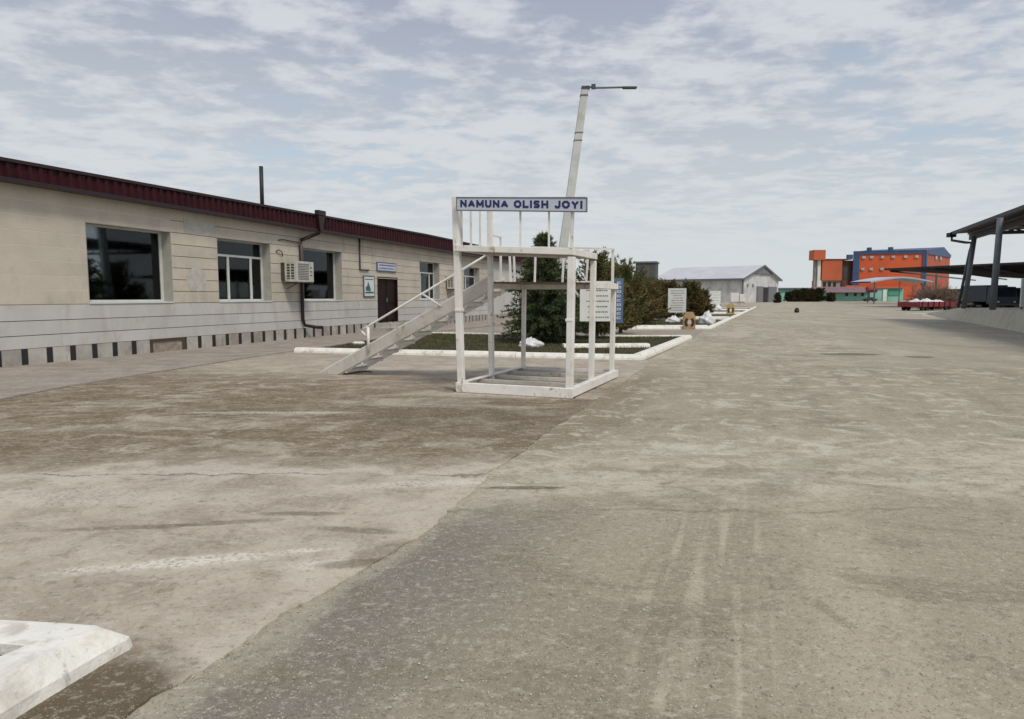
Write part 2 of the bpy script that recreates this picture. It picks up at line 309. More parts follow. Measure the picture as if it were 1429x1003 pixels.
    t.set(b.inputs['Base Color'], col); b.inputs['Roughness'].default_value = .92; b.inputs['Specular IOR Level'].default_value = .25
    hgt = t.m('ADD', t.m('MULTIPLY', fine, .5), t.m('ADD', t.m('MULTIPLY', sp, .18*amt), t.m('MULTIPLY', mid, 1.2)))
    bn = t.new('ShaderNodeBump'); bn.inputs['Strength'].default_value = .55; bn.inputs['Distance'].default_value = .018
    t.set(bn.inputs['Height'], hgt); t.l.new(bn.outputs[0], b.inputs['Normal'])
    return m
for k in ('road', 'apron', 'sidewalk', 'earth'): M[k] = ground_mat(k)

# ------------------------------------------------------------------ object helpers
class MB:
    def __init__(s): s.v = []; s.f = []
    def add(s, vs, fs):
        k = len(s.v); s.v += [tuple(v) for v in vs]; s.f += [tuple(i+k for i in f) for f in fs]; return s
    def box(s, x0, x1, y0, y1, z0, z1):
        return s.add([(x0, y0, z0), (x1, y0, z0), (x1, y1, z0), (x0, y1, z0), (x0, y0, z1), (x1, y0, z1), (x1, y1, z1), (x0, y1, z1)],
                     [(0, 3, 2, 1), (4, 5, 6, 7), (0, 1, 5, 4), (1, 2, 6, 5), (2, 3, 7, 6), (3, 0, 4, 7)])
    def bar(s, p, q, a, b=None, up=(0, 0, 1)):
        p = Vector(p); q = Vector(q); b = b or a; d = (q-p).normalized(); u = Vector(up)
        if abs(d.dot(u)) > .95: u = Vector((0, 1, 0))
        sx = d.cross(u).normalized()*a/2; sy = sx.cross(d).normalized()*b/2
        vs = [p-sx-sy, p+sx-sy, p+sx+sy, p-sx+sy, q-sx-sy, q+sx-sy, q+sx+sy, q-sx+sy]
        return s.add(vs, [(3, 2, 1, 0), (4, 5, 6, 7), (0, 1, 5, 4), (1, 2, 6, 5), (2, 3, 7, 6), (3, 0, 4, 7)])
    def tube(s, pts, r, n=8):
        pts = [Vector(p) for p in pts]; rs = r if isinstance(r, (list, tuple)) else [r]*len(pts); k = len(s.v)
        for i, p in enumerate(pts):
            d = (pts[min(i+1, len(pts)-1)]-pts[max(i-1, 0)]).normalized(); u = Vector((0, 0, 1)) if abs(d.z) < .9 else Vector((1, 0, 0))
            a = d.cross(u).normalized(); b = a.cross(d)
            for j in range(n):
                t_ = 2*math.pi*j/n; s.v.append(tuple(p+(a*math.cos(t_)+b*math.sin(t_))*rs[i]))
        for i in range(len(pts)-1):
            for j in range(n): s.f.append((k+i*n+j, k+i*n+(j+1) % n, k+(i+1)*n+(j+1) % n, k+(i+1)*n+j))
        s.f.append(tuple(k+j for j in range(n))[::-1]); s.f.append(tuple(k+(len(pts)-1)*n+j for j in range(n))); return s
    def prism(s, poly, z0, z1):
        n = len(poly); vs = [(x, y, z0) for x, y in poly]+[(x, y, z1) for x, y in poly]
        return s.add(vs, [tuple(range(n))[::-1], tuple(range(n, 2*n))]+[(i, (i+1) % n, n+(i+1) % n, n+i) for i in range(n)])
    def hull(s, vs, fs): return s.add(vs, fs)
    def mesh(s, name, m):
        me = bpy.data.meshes.new(name); me.from_pydata(s.v, [], s.f); me.materials.append(m); me.update()
        bm = bmesh.new(); bm.from_mesh(me); bmesh.ops.recalc_face_normals(bm, faces=bm.faces); bm.to_mesh(me); bm.free(); return me
    def build(s, name, m, parent=None, bevel=0, smooth=False):
        return link(name, s.mesh(name, m), parent, bevel=bevel, smooth=smooth)
def link(name, me, parent=None, loc=None, rot=None, scale=None, bevel=0, smooth=False):
    o = bpy.data.objects.new(name, me); COL.objects.link(o)
    if parent: o.parent = parent
    if loc: o.location = loc
    if rot: o.rotation_euler = rot
    if scale: o.scale = scale
    if bevel:
        b = o.modifiers.new('bevel', 'BEVEL'); b.width = bevel; b.segments = 2; b.limit_method = 'ANGLE'
    if smooth:
        for p in me.polygons: p.use_smooth = True
    return o
def tag(o, label, cat, group=None):
    o['label'] = label; o['category'] = cat
    if group: o['group'] = group
    return o
def thing(name, label, cat, loc=(0, 0, 0), rz=0, group=None):
    o = bpy.data.objects.new(name, None); COL.objects.link(o); o.location = loc; o.rotation_euler = (0, 0, rz); o.empty_display_size = .2
    return tag(o, label, cat, group)
def struct(o): o['kind'] = 'structure'; return o
UNIT = MB().box(-.5, .5, -.5, .5, -.5, .5)
def unit(name, m): return UNIT.mesh(name, m)
def ubox(name, me, parent, x0, x1, y0, y1, z0, z1):
    return link(name, me, parent, loc=((x0+x1)/2, (y0+y1)/2, (z0+z1)/2), scale=(x1-x0, y1-y0, z1-z0))

# ------------------------------------------------------------------ ground, road, apron, sidewalk
struct(MB().add([(-3000, -1500, -.012), (3000, -1500, -.012), (3000, 4500, -.012), (-3000, 4500, -.012)], [(0, 1, 2, 3)]).build('ground', M['earth']))
edge = [(-2.4, -2.5), (-1.75, 1.2), (-1.47, 2.47), (-1.27, 3.01), (-.56, 4.55), (-.23, 6.08), (1.86, 12.02), (3.26, 16.16), (3.45, 17.05)]
ed = []; w1 = w2 = 0
for (x0, y0), (x1, y1) in zip(edge, edge[1:]):
    n = max(2, int(math.hypot(x1-x0, y1-y0)/.045))
    for i in range(n):
        f = i/n; w1 = w1*.93+random.gauss(0, .009); w2 = w2*.6+random.gauss(0, .007)
        ed.append((x0+(x1-x0)*f+w1+w2, y0+(y1-y0)*f+random.uniform(-.01, .01)))
ed.append(edge[-1])
struct(MB().add([(x, y, -.004) for x, y in [(-6, -12), (60, -12), (60, 30), (75, 110), (90, 240), (60, 240), (38, 105), (9.9, 33.7), (2.5, 33.2), (2.5, 27), (7.0, 26.2), (3.3, 16.8), (-.5, 13), (-3, 2), (-4, -5)]], [tuple(range(15))]).build('road', M['road']))
ap = ed+[(3.3, 17.2), (-6.3, 19.8), (-16, 19.8), (-16, -2.5)]
bmn = MB().prism(ap, -.01, .007); struct(bmn.build('concrete_apron', M['apron']))
struct(MB().prism([(-7.9, 8.4), (-7.88, 12), (-7.46, 14.31), (-6.9, 17.5), (-6.35, 19.9), (-4.3, 28.4), (-1.5, 36), (6, 60), (-4, 60), (-18, 14), (-14, -4), (-12, -4)], -.01, .035).build('sidewalk', M['sidewalk']))
struct(MB().prism([(-4.2, 28.7), (3.9, 26.2), (7.0, 26.5), (9.6, 33.6), (2.0, 33.0), (-1.4, 36)], -.01, .006).build('footpath', M['apron']))
# loose grit near the camera
vs = []; fs = []
for i in range(6500):
    y = 2.2+9*random.random()**1.7; x = random.uniform(-.8, .8)*y
    if i > 4300:
        q_ = random.choice(ed); x, y = q_[0]+random.gauss(0, .05), q_[1]+random.gauss(0, .03)
    r = random.choice([.002, .0025, .003, .0035, .005, .008 if random.random() < .25 else .003])
    k = len(vs); a = random.random()*6
    for j in range(4): vs.append((x+r*math.cos(a+j*1.57)*random.uniform(.6, 1.3), y+r*math.sin(a+j*1.57)*random.uniform(.6, 1.3), .002))
    vs.append((x+random.uniform(-r, r)*.4, y, .009+r*.45)); fs += [(k, k+1, k+4), (k+1, k+2, k+4), (k+2, k+3, k+4), (k+3, k, k+4)]
M['grit'] = mat('loose_grit', (.40, .375, .32), .9, .45, 30)
gr = MB().add(vs, fs).build('gravel', M['grit']); gr['kind'] = 'stuff'; tag(gr, 'loose grit and small stones scattered over the near yard', 'gravel')

# ------------------------------------------------------------------ kerbs
def kerb(pts, label=None, closed=False, side=1, L=2.0, w=.26, h=.13, name='kerb', rough=1):
    """pts: outer base line; material lies to the left (side=1) of the travel direction"""
    root = bpy.data.objects.new(name, None); COL.objects.link(root); struct(root)
    prof = [(0, -.01), (.008, h*.42), (.05, h*.9), (.085, h), (w-.05, h), (w-.01, h*.85), (w, -.01)]
    P = [Vector((x, y, 0)) for x, y in pts]; n = len(P)
    def normal(i):
        ds = []
        if i > 0: ds.append((P[i]-P[i-1]).normalized())
        if i < n-1: ds.append((P[i+1]-P[i]).normalized())
        ns = [Vector((-d_.y, d_.x, 0))*side for d_ in ds]; m_ = sum(ns, Vector())
        m_.normalize(); return m_/max(.4, m_.dot(ns[0]))
    N = [normal(i) for i in range(n)]
    for i in range(n-1):
        ln = (P[i+1]-P[i]).length; k = max(1, round(ln/L))
        for j in range(k):
            fa, fb = j/k, (j+1)/k; gap = (.007 if rough else .002)/ln
            if j > 0: fa += gap
            if j < k-1: fb -= gap
            jit = rough*random.uniform(-.006, .006); jz = rough*random.uniform(-.006, .004)
            ring = []
            cuts = [fa, (fa+fb)/2, fb]
            for f in cuts:
                p = P[i].lerp(P[i+1], f); nn = N[i].lerp(N[i+1], f)
                if 0 < f < 1:
                    d_ = (P[i+1]-P[i]).normalized(); base = Vector((-d_.y, d_.x, 0))*side
                    nn = base if fa > 0 and fb < 1 else (base if (f not in (0, 1)) else nn)
                ring.append([p+nn*(a_+jit)+Vector((0, 0, b_+(jz if b_ > 0 else 0)+rough*random.uniform(-.002, .002))) for a_, b_ in prof])
            m_ = MB(); np_ = len(prof); vv = [v for r_ in ring for v in r_]; ff = []
            for c_ in range(len(cuts)-1):
                for q_ in range(np_-1): ff.append((c_*np_+q_, c_*np_+q_+1, (c_+1)*np_+q_+1, (c_+1)*np_+q_))
            ff.append(tuple(range(np_))); ff.append(tuple(range((len(cuts)-1)*np_, len(cuts)*np_))[::-1])
            m_.add(vv, ff).build('kerb_stone', M['kerb'], root)
    return root
# near-left bed corner with a rounded tip
kr = bpy.data.objects.new('kerb', None); COL.objects.link(kr); struct(kr)
def wide_kerb(rows):
    """rows: (outer base, ridge, inner) points along one whitewashed stone"""
    vs = []; h = .135
    for (ox, oy), (rx, ry), (ix, iy) in rows: vs += [(ox, oy, -.01), (ox+(rx-ox)*.12, oy+(ry-oy)*.12, .055), (rx, ry, h), (rx+(ix-rx)*.08, ry+(iy-ry)*.08, h+.002), (ix, iy, h-.004), (ix, iy, -.01)]
    n = len(rows); fs = [(6*i+j, 6*i+j+1, 6*i+j+7, 6*i+j+6) for i in range(n-1) for j in range(5)]+[tuple(range(6)), tuple(range(6*n-6, 6*n))[::-1]]
    MB().add(vs, fs).build('kerb_stone', M['kerb'], kr)
tip = (-2.06, 2.75)
wide_kerb([((-2.27, .85), (-2.35, .87), (-2.55, .92)), ((-1.925, 2.27), (-2.005, 2.29), (-2.20, 2.34))])
wide_kerb([((-1.922, 2.283), (-2.002, 2.303), (-2.197, 2.353)), ((-1.86, 2.53), (-1.945, 2.55), (-2.14, 2.60)), ((-1.775, 2.83), (-1.865, 2.825), (-2.068, 2.735)), ((-1.73, 2.955), (-1.835, 2.885), tip),
           ((-1.735, 2.99), (-1.835, 2.905), (tip[0]-.002, tip[1]+.003)), ((-1.80, 3.015), (-1.86, 2.925), (tip[0]-.006, tip[1]+.005)), ((-1.98, 3.035), (-2.0, 2.945), (-2.12, 2.765)), ((-2.5, 3.09), (-2.51, 3.0), (-2.55, 2.81))])
wide_kerb([((-2.51, 3.091), (-2.52, 3.001), (-2.56, 2.811)), ((-5.5, 3.4), (-5.5, 3.3), (-5.5, 3.1))])
struct(MB().prism([(-2.52, .85), (-2.14, 2.52), (-2.07, 2.73), (-3.2, 2.86), (-5.5, 3.1), (-6, 1)], 0, .10).build('planting_bed', M['soil']))
# first bed behind the platform
kerb([(-5.95, 28.4+.4), (-6.27+.0, 19.51), (3.26, 17.08), (6.97, 26.28), (3.85, 26.0), (-4.0, 28.75)][1:], side=1, L=3.2, w=.30, h=.14)
struct(MB().prism([(-5.7, 19.75), (3.1, 17.4), (6.7, 26.05), (3.8, 25.8), (-4.2, 28.5)], -.01, .085).build('planting_bed', M['turf']))
kerb([(1.55, 20.15), (4.15, 20.35)], side=1, L=3, w=.45, h=.2)
# beds along the far side of the road
RA, RB = Vector((9.94, 33.92)), Vector((36.47, 102.05))
def rk(Y, off=0):
    f = (Y-RA.y)/(RB.y-RA.y); d_ = (RB-RA).normalized(); p = RA.lerp(RB, f); return (p.x-d_.y*off, p.y+d_.x*off)
kerb([(2.2, 33.0), (9.94, 33.92), rk(46)], side=1, L=3.5)
kerb([rk(46), rk(70), rk(104)], side=1, L=5)
def bed(Y0, Y1, wid, mt='turf'):
    a, b = rk(Y0, .25), rk(Y1, .25); c, d_ = rk(Y1, wid), rk(Y0, wid)
    struct(MB().prism([a, b, (c[0], b[1]), (d_[0], a[1])], -.01, .09).build('planting_bed', M[mt]))
    kerb([(d_[0], a[1]-.1), (a[0], a[1]-.02)], side=1, L=4, w=.4, h=.16)
bed(34.6, 45, 10); bed(50, 60, 13); bed(66, 76, 13); bed(82, 92, 13)
for y0, y1, wd in ((45.6, 49.4, 10), (60.6, 65.5, 13), (76.6, 81.6, 12), (92.6, 100, 12)):
    a, b, c, d_ = rk(y0, .3), rk(y1, .3), rk(y1, wd), rk(y0, wd)
    struct(MB().prism([a, b, (c[0], b[1]), (d_[0], a[1])], -.01, .05).build('footpath', M['pale_slab']))
# pale patch of paving and litter on the right
struct(MB().prism([(38.2, 62.2), (40.5, 63), (40.6, 66.2), (37.5, 66)], -.01, .02).build('pavement', M['pale_slab']))

def blades(n, sampler, hmin, hmax, wd, name, m, parent=None):
    vs = np.zeros((n*3, 3)); xy = np.array([sampler() for _ in range(n)]); a = rng.random(n)*6.28; h = hmin+rng.random(n)*(hmax-hmin)
    vs[0::3, 0] = xy[:, 0]+np.cos(a)*wd; vs[0::3, 1] = xy[:, 1]+np.sin(a)*wd; vs[1::3, 0] = xy[:, 0]-np.cos(a)*wd; vs[1::3, 1] = xy[:, 1]-np.sin(a)*wd
    vs[2::3, 0] = xy[:, 0]+rng.normal(0, .02, n); vs[2::3, 1] = xy[:, 1]+rng.normal(0, .02, n); vs[:, 2] = .08; vs[2::3, 2] = .08+h
    return tris(vs, name, m, parent)
def tris(vs, name, m, parent=None):
    n = len(vs)//3; me = bpy.data.meshes.new(name); me.vertices.add(n*3); me.vertices.foreach_set('co', np.ascontiguousarray(vs, dtype=np.float32).ravel())
    me.loops.add(n*3); me.loops.foreach_set('vertex_index', np.arange(n*3, dtype=np.int32)); me.polygons.add(n)
    me.polygons.foreach_set('loop_start', np.arange(0, n*3, 3, dtype=np.int32)); me.update(calc_edges=True); me.materials.append(m)
    return link(name, me, parent)
def quad_sampler(a, b, c, d_):
    def f():
        u, v = random.random(), random.random(); return ((a[0]*(1-u)+b[0]*u)*(1-v)+(d_[0]*(1-u)+c[0]*u)*v, (a[1]*(1-u)+b[1]*u)*(1-v)+(d_[1]*(1-u)+c[1]*u)*v)
    return f
g1 = blades(30000, quad_sampler((-5.6, 19.9), (3.0, 17.6), (6.5, 25.9), (-4.1, 28.3)), .02, .09, .008, 'grass', M['grass']); g1['kind'] = 'stuff'; tag(g1, 'short dull grass in the bed behind the white platform', 'grass')
g2 = blades(9000, quad_sampler(rk(34.8, 9), rk(34.8, .5), rk(44.8, .5), rk(44.8, 9)), .03, .10, .012, 'grass', M['grass']); g2['kind'] = 'stuff'; tag(g2, 'sparse grass in the second kerbed bed along the road', 'grass')

# ------------------------------------------------------------------ the long low building (local X along the wall, -Y outwards)
B = thing('office_building', 'long single-storey building with tan cladding and maroon metal fascia, left of the yard', 'building', (-9.88, 20.02, 0), math.atan2(.954761, .297375))
S0, S1, SW, EV = -10.0, 42.0, 28.1, 4.15
opens = [(-2.85, -.07, 1.46, 3.48), (1.80, 4.46, 1.46, 3.48), (6.40, 9.17, 1.46, 3.48), (12.2, 14.25, .38, 2.53), (16.80, 19.42, 1.46, 3.50), (23.2, 26.0, 1.46, 3.48)]
def strips(x0, x1, z0, z1):
    out = []; cur = x0
    for a, b, c, d_ in opens:
        if c < (z0+z1)/2 < d_ and a < x1 and b > x0:
            if a > cur: out.append((cur, a))
            cur = max(cur, b)
    if cur < x1: out.append((cur, x1))
    return out
def core(x0, x1, name, m, y0w=0.0, za=0, zb=9):
    mb = MB(); zs = sorted({0, .4, 1.42, EV+.05, .38, 2.53, 1.46, 3.48, 3.50}); 
    for z0, z1 in zip(zs, zs[1:]):
        if z0 < za-.001 or z0 > zb-.001: continue
        for a, b in strips(x0, x1, z0, z1): mb.box(a, b, y0w, .38, z0, z1)
    return mb.build(name, m, B)
core(S0, -.07, 'wall', M['joint_pale'], -.0235, 1.42, 9); core(S0, -.07, 'wall', M['joint_dark'], 0, 0, 1.42); core(-.07, SW, 'wall', M['joint_dark'])
MB().box(SW, S1, -.02, .38, 0, EV+.05).build('plastered_wall', M['band'], B)
ub = unit('cladding_panel', M['cladding']); ubb = unit('band_panel', M['band'])
def clad(z0, z1, me, name, L):
    for a, b in strips(S0, SW, z0, z1):
        n = max(1, round((b-a)/L))
        for i in range(n):
            x0, x1 = a+(b-a)*i/n, a+(b-a)*(i+1)/n; g_ = .0025
            y = -.025-random.uniform(0, .003)
            ubox(name, me, B, x0+(g_ if i else 0), x1-(g_ if i < n-1 else 0), y, -.0005, z0+.009, z1-.009)
zc = [1.42+.341*k for k in range(9)]
for z0, z1 in zip(zc, zc[1:]): clad(z0, min(z1, EV+.04), ub, 'cladding_panel', 2.4)
for z0, z1 in ((.40, .705), (.705, 1.045), (1.045, 1.42)): clad(z0, z1, ubb, 'band_panel', 3.2)
# plinth: grey blocks between black strips
pb = unit('plinth_block', M['plinth']); ps = unit('plinth_strip', M['strip'])
s = S0
xs = [-4.69+.61*k for k in range(-9, 60)]
for x0, x1 in zip(xs, xs[1:]):
    if x1 < S0 or x1 > SW: continue
    if -1.2 < x0 < .1:                                   # the hatch
        continue
    ubox('plinth_strip', ps, B, x0-.0+.002, x0+.17, -.026, .001, .004, .395)
    ubox('plinth_block', pb, B, x0+.173, x1, -.045, .001, 0, .398)
hx0, hx1 = xs[15-9+0], xs[0]
MB().box(-1.03, -.93, -.06, .0, 0, .40).box(.70-.52, .80-.52, -.06, 0, 0, .40).box(-.93, .18, -.06, 0, .33, .40).build('hatch_frame', M['hatch'], B)
MB().box(-.93, .18, -.03, .0, 0, .33).build('hatch_infill', M['stone'], B)
MB().box(.28, .36, -.027, .001, 0, .395).build('plinth_strip', M['strip'], B)
MB().box(SW, S1, -.05, -.02, 0, .40).build('plinth_wall', M['plinth'], B)
# hollow interior
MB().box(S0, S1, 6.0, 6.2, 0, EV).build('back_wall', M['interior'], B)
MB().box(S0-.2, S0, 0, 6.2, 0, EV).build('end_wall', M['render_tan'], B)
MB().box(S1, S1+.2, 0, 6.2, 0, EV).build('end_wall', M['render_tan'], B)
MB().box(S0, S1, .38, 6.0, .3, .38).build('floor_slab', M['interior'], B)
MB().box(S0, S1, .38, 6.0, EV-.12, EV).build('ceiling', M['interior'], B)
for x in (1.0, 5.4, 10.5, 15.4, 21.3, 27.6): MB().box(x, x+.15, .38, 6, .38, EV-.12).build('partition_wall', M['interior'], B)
# roof + fascia
MB().add([(S0-.3, -.30, 4.45), (S1+.3, -.30, 4.62), (S1+.3, 6.4, 5.3), (S0-.3, 6.4, 5.3), (S0-.3, 6.4, EV+.02), (S1+.3, 6.4, EV+.02), (S0-.3, -.30, EV+.06), (S1+.3, -.30, EV+.06)],
         [(0, 1, 2, 3), (3, 2, 5, 4), (4, 5, 7, 6), (6, 7, 1, 0), (0, 3, 4, 6), (1, 2, 5, 7)]).build('roof', M['maroon_dark'], B)
def fascia_mesh():
    w_ = .25; ys = [(0, -.30), (.05, -.30), (.075, -.345), (.155, -.345), (.18, -.30), (w_, -.30)]
    mb = MB(); vs = []; n = len(ys)
    for z, yo in ((4.20, -.03), (4.745, -.0)):
        for x, y in ys: vs.append((x, y+yo-.004, z))
    return mb.add(vs, [(i, i+1, n+i+1, n+i) for i in range(n-1)]).mesh('fascia_panel', M['maroon'])
fm = fascia_mesh(); x = S0-.3
def ftop(x): return min(4.86, 4.585+(x+5.1)*.0125)
while x < S1+.2:
    k = (ftop(x)-4.2)/.545; link('fascia_panel', fm, B, loc=(x, 0, 4.2-4.2*k+random.uniform(-.003, .003)), scale=(1, 1, k)); x += .25
MB().box(S0-.3, S1+.3, -.40, -.20, 4.10, 4.20).build('eave_trim', M['maroon_dark'], B)
MB().bar((S0-.3, -.335, ftop(S0)-.012), (16.9, -.335, 4.845), .10, .075).build('ridge_trim', M['maroon_dark'], B); MB().bar((16.9, -.335, 4.845), (S1+.3, -.335, 4.845), .10, .075).build('ridge_trim', M['maroon_dark'], B)
# windows
def window(a, b, c, d_, vbars=(), hbar=None, curtains=(), group=None):
    y = .30; f = .06
    fr = MB().box(a, b, y, y+.07, c, c+f).box(a, b, y, y+.07, d_-f, d_).box(a, a+f, y, y+.07, c+f, d_-f).box(b-f-.04, b, y, y+.07, c+f, d_-f).build('window', M['pvc'], B)
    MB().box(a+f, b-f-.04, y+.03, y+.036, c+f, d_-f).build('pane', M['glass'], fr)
    for vx in vbars: MB().box(vx-.04, vx+.04, y-.012, y+.028, c+f, (hbar-.035) if hbar else d_-f).build('mullion', M['pvc'], fr)
    if hbar: MB().box(a+f, b-f-.04, y-.010, y+.028, hbar-.035, hbar+.035).build('transom', M['pvc'], fr)
    MB().box(a-.0, b+.0, -.05, y-.001, c-.039, c+.004).build('sill', M['pvc'], fr)
    MB().box(b-.02, b+.0005, -.027, y-.001, c+.005, d_).box(a-.0005, a+.02, -.027, y-.001, c+.005, d_).box(a+.02, b-.02, -.027, y-.001, d_-.02, d_+.0005).build('reveal', M['reveal'], fr)
    for x0, x1, zz0, zz1 in curtains:
        n = int((x1-x0)/.05); vs = []
        for i in range(n+1):
            yy = .43+.02*math.sin(i*1.3); xx = x0+(x1-x0)*i/n; vs += [(xx, yy, zz0), (xx, yy, zz1)]
        MB().add(vs, [(2*i, 2*i+2, 2*i+3, 2*i+1) for i in range(n)]).build('curtain', M['curtain'], fr)
o = opens
window(*o[0], curtains=[(-.75, -.12, 1.5, 3.4)]); window(*o[1], vbars=(2.67, 3.80), hbar=2.95, curtains=[(1.9, 2.6, 1.5, 3.4), (3.95, 4.4, 1.5, 3.4)])
window(*o[2], curtains=[(8.1, 9.1, 1.5, 3.42), (6.5, 8.1, 2.75, 3.42)]); window(*o[4], vbars=(17.6, 18.75), hbar=2.9, curtains=[(16.9, 18.9, 2.9, 3.45)]); window(*o[5], vbars=(24.3,), hbar=2.9, curtains=[(23.3, 24.4, 1.5, 3.4), (25.0, 25.9, 1.5, 3.4)])
# door
a, b, c, d_ = o[3]
dr = MB().box(a, b, .10, .16, c, d_).build('door', M['door'], B)
for x0, x1 in ((a+.06, (a+b)/2-.02), ((a+b)/2+.02, b-.06)):
    for z0, z1 in ((c+.1, c+.85), (c+.95, d_-.12)): MB().box(x0+.1, x1-.1, .075, .099, z0, z1).build('door_panel', M['door'], dr)
MB().box((a+b)/2-.018, (a+b)/2+.018, .08, .099, c, d_).build('astragal', M['maroon_dark'], dr)
MB().box((a+b)/2+.06, (a+b)/2+.09, .03, .099, 1.35, 1.55).build('handle', M['steel_grey'], dr)
MB().box(a-.002, a+.05, -.03, .10, c, d_).box(b-.05, b+.002, -.03, .10, c, d_).box(a+.05, b-.05, -.03, .10, d_-.05, d_+.002).build('door_frame', M['door'], B)
MB().box(a-.5, b+.5, -1.0, -.05, 0, .19).box(a-.15, b+.15, -.6, -.05, .19, .375).build('door_step', M['plinth'], B)
# downpipes
def pipe(pts, r, name, m, parent): return MB().tube(pts, r, 10).build(name, m, parent, smooth=True)
dp = pipe([(7.0, -.42, 4.2), (6.95, -.42, 4.05), (6.20, -.12, 3.72), (6.15, -.12, 3.55), (6.16, -.12, .75), (6.25, -.14, .52), (6.55, -.45, .44), (6.75, -.60, .42)], .065, 'downpipe', M['maroon_dark'], B)
MB().box(6.78, 7.28, -.52, -.345, 4.72, 4.90).add([(6.80, -.50, 4.70), (7.26, -.50, 4.70), (7.26, -.347, 4.70), (6.80, -.347, 4.70), (6.93, -.48, 4.15), (7.10, -.48, 4.15), (7.10, -.36, 4.15), (6.93, -.36, 4.15)], [(0, 1, 2, 3), (4, 5, 6, 7), (0, 1, 5, 4), (1, 2, 6, 5), (2, 3, 7, 6), (3, 0, 4, 7)]).build('rain_hopper', M['maroon_dark'], B)
pipe([(28.0, -.1, 4.15), (28.0, -.1, .4)], .06, 'downpipe', M['hatch'], B)
pipe([(10.6, -.07, 4.14), (10.58, -.07, 2.79), (11.35, -.07, 2.79)], .035, 'vent_pipe', M['steel_dark'], B)
pipe([(4.9, -.05, 3.62), (5.1, -.09, 3.66), (6.15, -.09, 3.62)], .018, 'cable', M['hatch'], B)
pipe([(6.77, 2, 4.7), (6.78, 2, 6.66)], .075, 'flue_pipe', M['strip'], B)
# worn patches of old paint on the cladding
M['patch'] = mat('old_paint_patch', (.49, .47, .43), .85, .1, 5, dirt=(.40, .37, .30), dirt_amt=.6, dscale=3)
for cx, cz, rx, rz, nn in ((.87, 2.12, .42, .36, 26), (1.1, 3.69, .64, .21, 4)):
    pts = [(cx+rx*math.copysign(abs(math.cos(q*2*math.pi/nn))**.8, math.cos(q*2*math.pi/nn))*random.uniform(.95, 1.04), cz+rz*math.sin(q*2*math.pi/nn)*random.uniform(.93, 1.06)) for q in range(nn)]
    vs = [(x, -.034, z) for x, z in pts]+[(x, -.027, z) for x, z in pts]
    if nn == 4: vs = [(x, y, z) for y in (-.034, -.027) for x, z in ((.45, 3.50), (1.72, 3.52), (1.75, 3.86), (1.2, 3.93), (.44, 3.90))]; nn = 5
    MB().add(vs, [tuple(range(nn))]+[(i, (i+1) % nn, nn+(i+1) % nn, nn+i) for i in range(nn)]).build('paint_patch', M['patch'], B)

Binv = Matrix.Translation((-9.88, 20.02, 0)) @ Matrix.Rotation(math.atan2(.954761, .297375), 4, 'Z')
def onwall(x, y, z): return tuple(Binv @ Vector((x, y, z)))
BR = math.atan2(.954761, .297375)
# air conditioners
def ac(x, y, z, w_, dp_, h, label, lit=True):
    t_ = thing('air_conditioner', label, 'air conditioner', onwall(x, y, z), BR, 'air conditioners on the tan wall')
    MB().box(0, w_, -dp_, 0, 0, h).build('casing', M['ac_white'], t_, bevel=.015)
    for k in range(2):
        y0 = -dp_*.80+k*dp_*.36; MB().box(-.006, .004, y0, y0+dp_*.24, .10, h-.10).build('side_vent', M['ac_dark'], t_)
        for j in range(5): MB().box(-.014, -.0065, y0, y0+dp_*.24, .14+j*(h-.24)/5, .165+j*(h-.24)/5).build('louvre', M['ac_white'], t_)
    MB().box(w_*.10, w_*.70, -dp_-.008, -dp_+.003, .08, h-.08).build('front_grille', M['ac_grille'], t_)
    for j in range(9):
        z0 = .10+j*(h-.2)/9; MB().box(w_*.10, w_*.70, -dp_-.018, -dp_-.009, z0, z0+.02).build('grille_slat', M['ac_white'], t_)
    for j in range(3): MB().box(w_*.78, w_*.90, -dp_-.010, -dp_+.003, h*.3+j*.14, h*.3+j*.14+.05).build('badge', M['steel_grey'], t_)
    MB().bar((.1, 0, -.035), (.1, -dp_, -.035), .04).bar((w_-.1, 0, -.035), (w_-.1, -dp_, -.035), .04).bar((.1, -.01, -.25), (.1, -.45, -.05), .03).build('bracket', M['steel_dark'], t_)
    MB().box(.02, w_-.02, -.04+.041, .18, .05, h-.05).build('rear_shadow_box', M['ac_dark'], t_)  # dark box standing in for the shadow in the gap between casing and wall
    return t_
ac(5.0, -.20, 2.14, 1.08, .50, .74, 'boxy cream window air conditioner on the tan wall beside the maroon downpipe')
ac(20.3, -.10, 2.05, 1.0, .45, .72, 'smaller far air conditioner on the tan wall behind the stair handrail')
pipe([(5.05, -.10, 3.05), (5.0, -.12, 3.2), (4.85, -.10, 3.28), (4.75, -.04, 3.2)], .02, 'cable', M['hatch'], B)
# door sign and poster
t_ = thing('door_sign', 'pale blue rectangular nameplate mounted above the dark brown door', 'sign', onwall(12.12, -.03, 2.78), BR)
MB().box(0, 1.9, -.05, -.0, 0, .43).build('panel', M['sign_blue'], t_)
MB().box(.06, 1.84, -.056, -.0502, .05, .38).build('face', M['sign_face'], t_)
lt = MB()
for r_, (z, h_) in enumerate(((.26, .06), (.12, .05))):
    x = .2
    while x < 1.65: wl = random.uniform(.05, .12); lt.box(x, x+wl, -.0585, -.0562, z, z+h_); x += wl+.035
lt.build('lettering', M['navy'], t_)
t_ = thing('wall_poster', 'white and teal notice board on the tan wall left of the brown door', 'poster', onwall(10.87, -.03, 1.58), BR)
MB().box(0, 1.0, -.04, 0, 0, .97).build('panel', M['sign_blue'], t_)
MB().box(.07, .93, -.046, -.0402, .06, .91).build('face', M['sign_white'], t_)
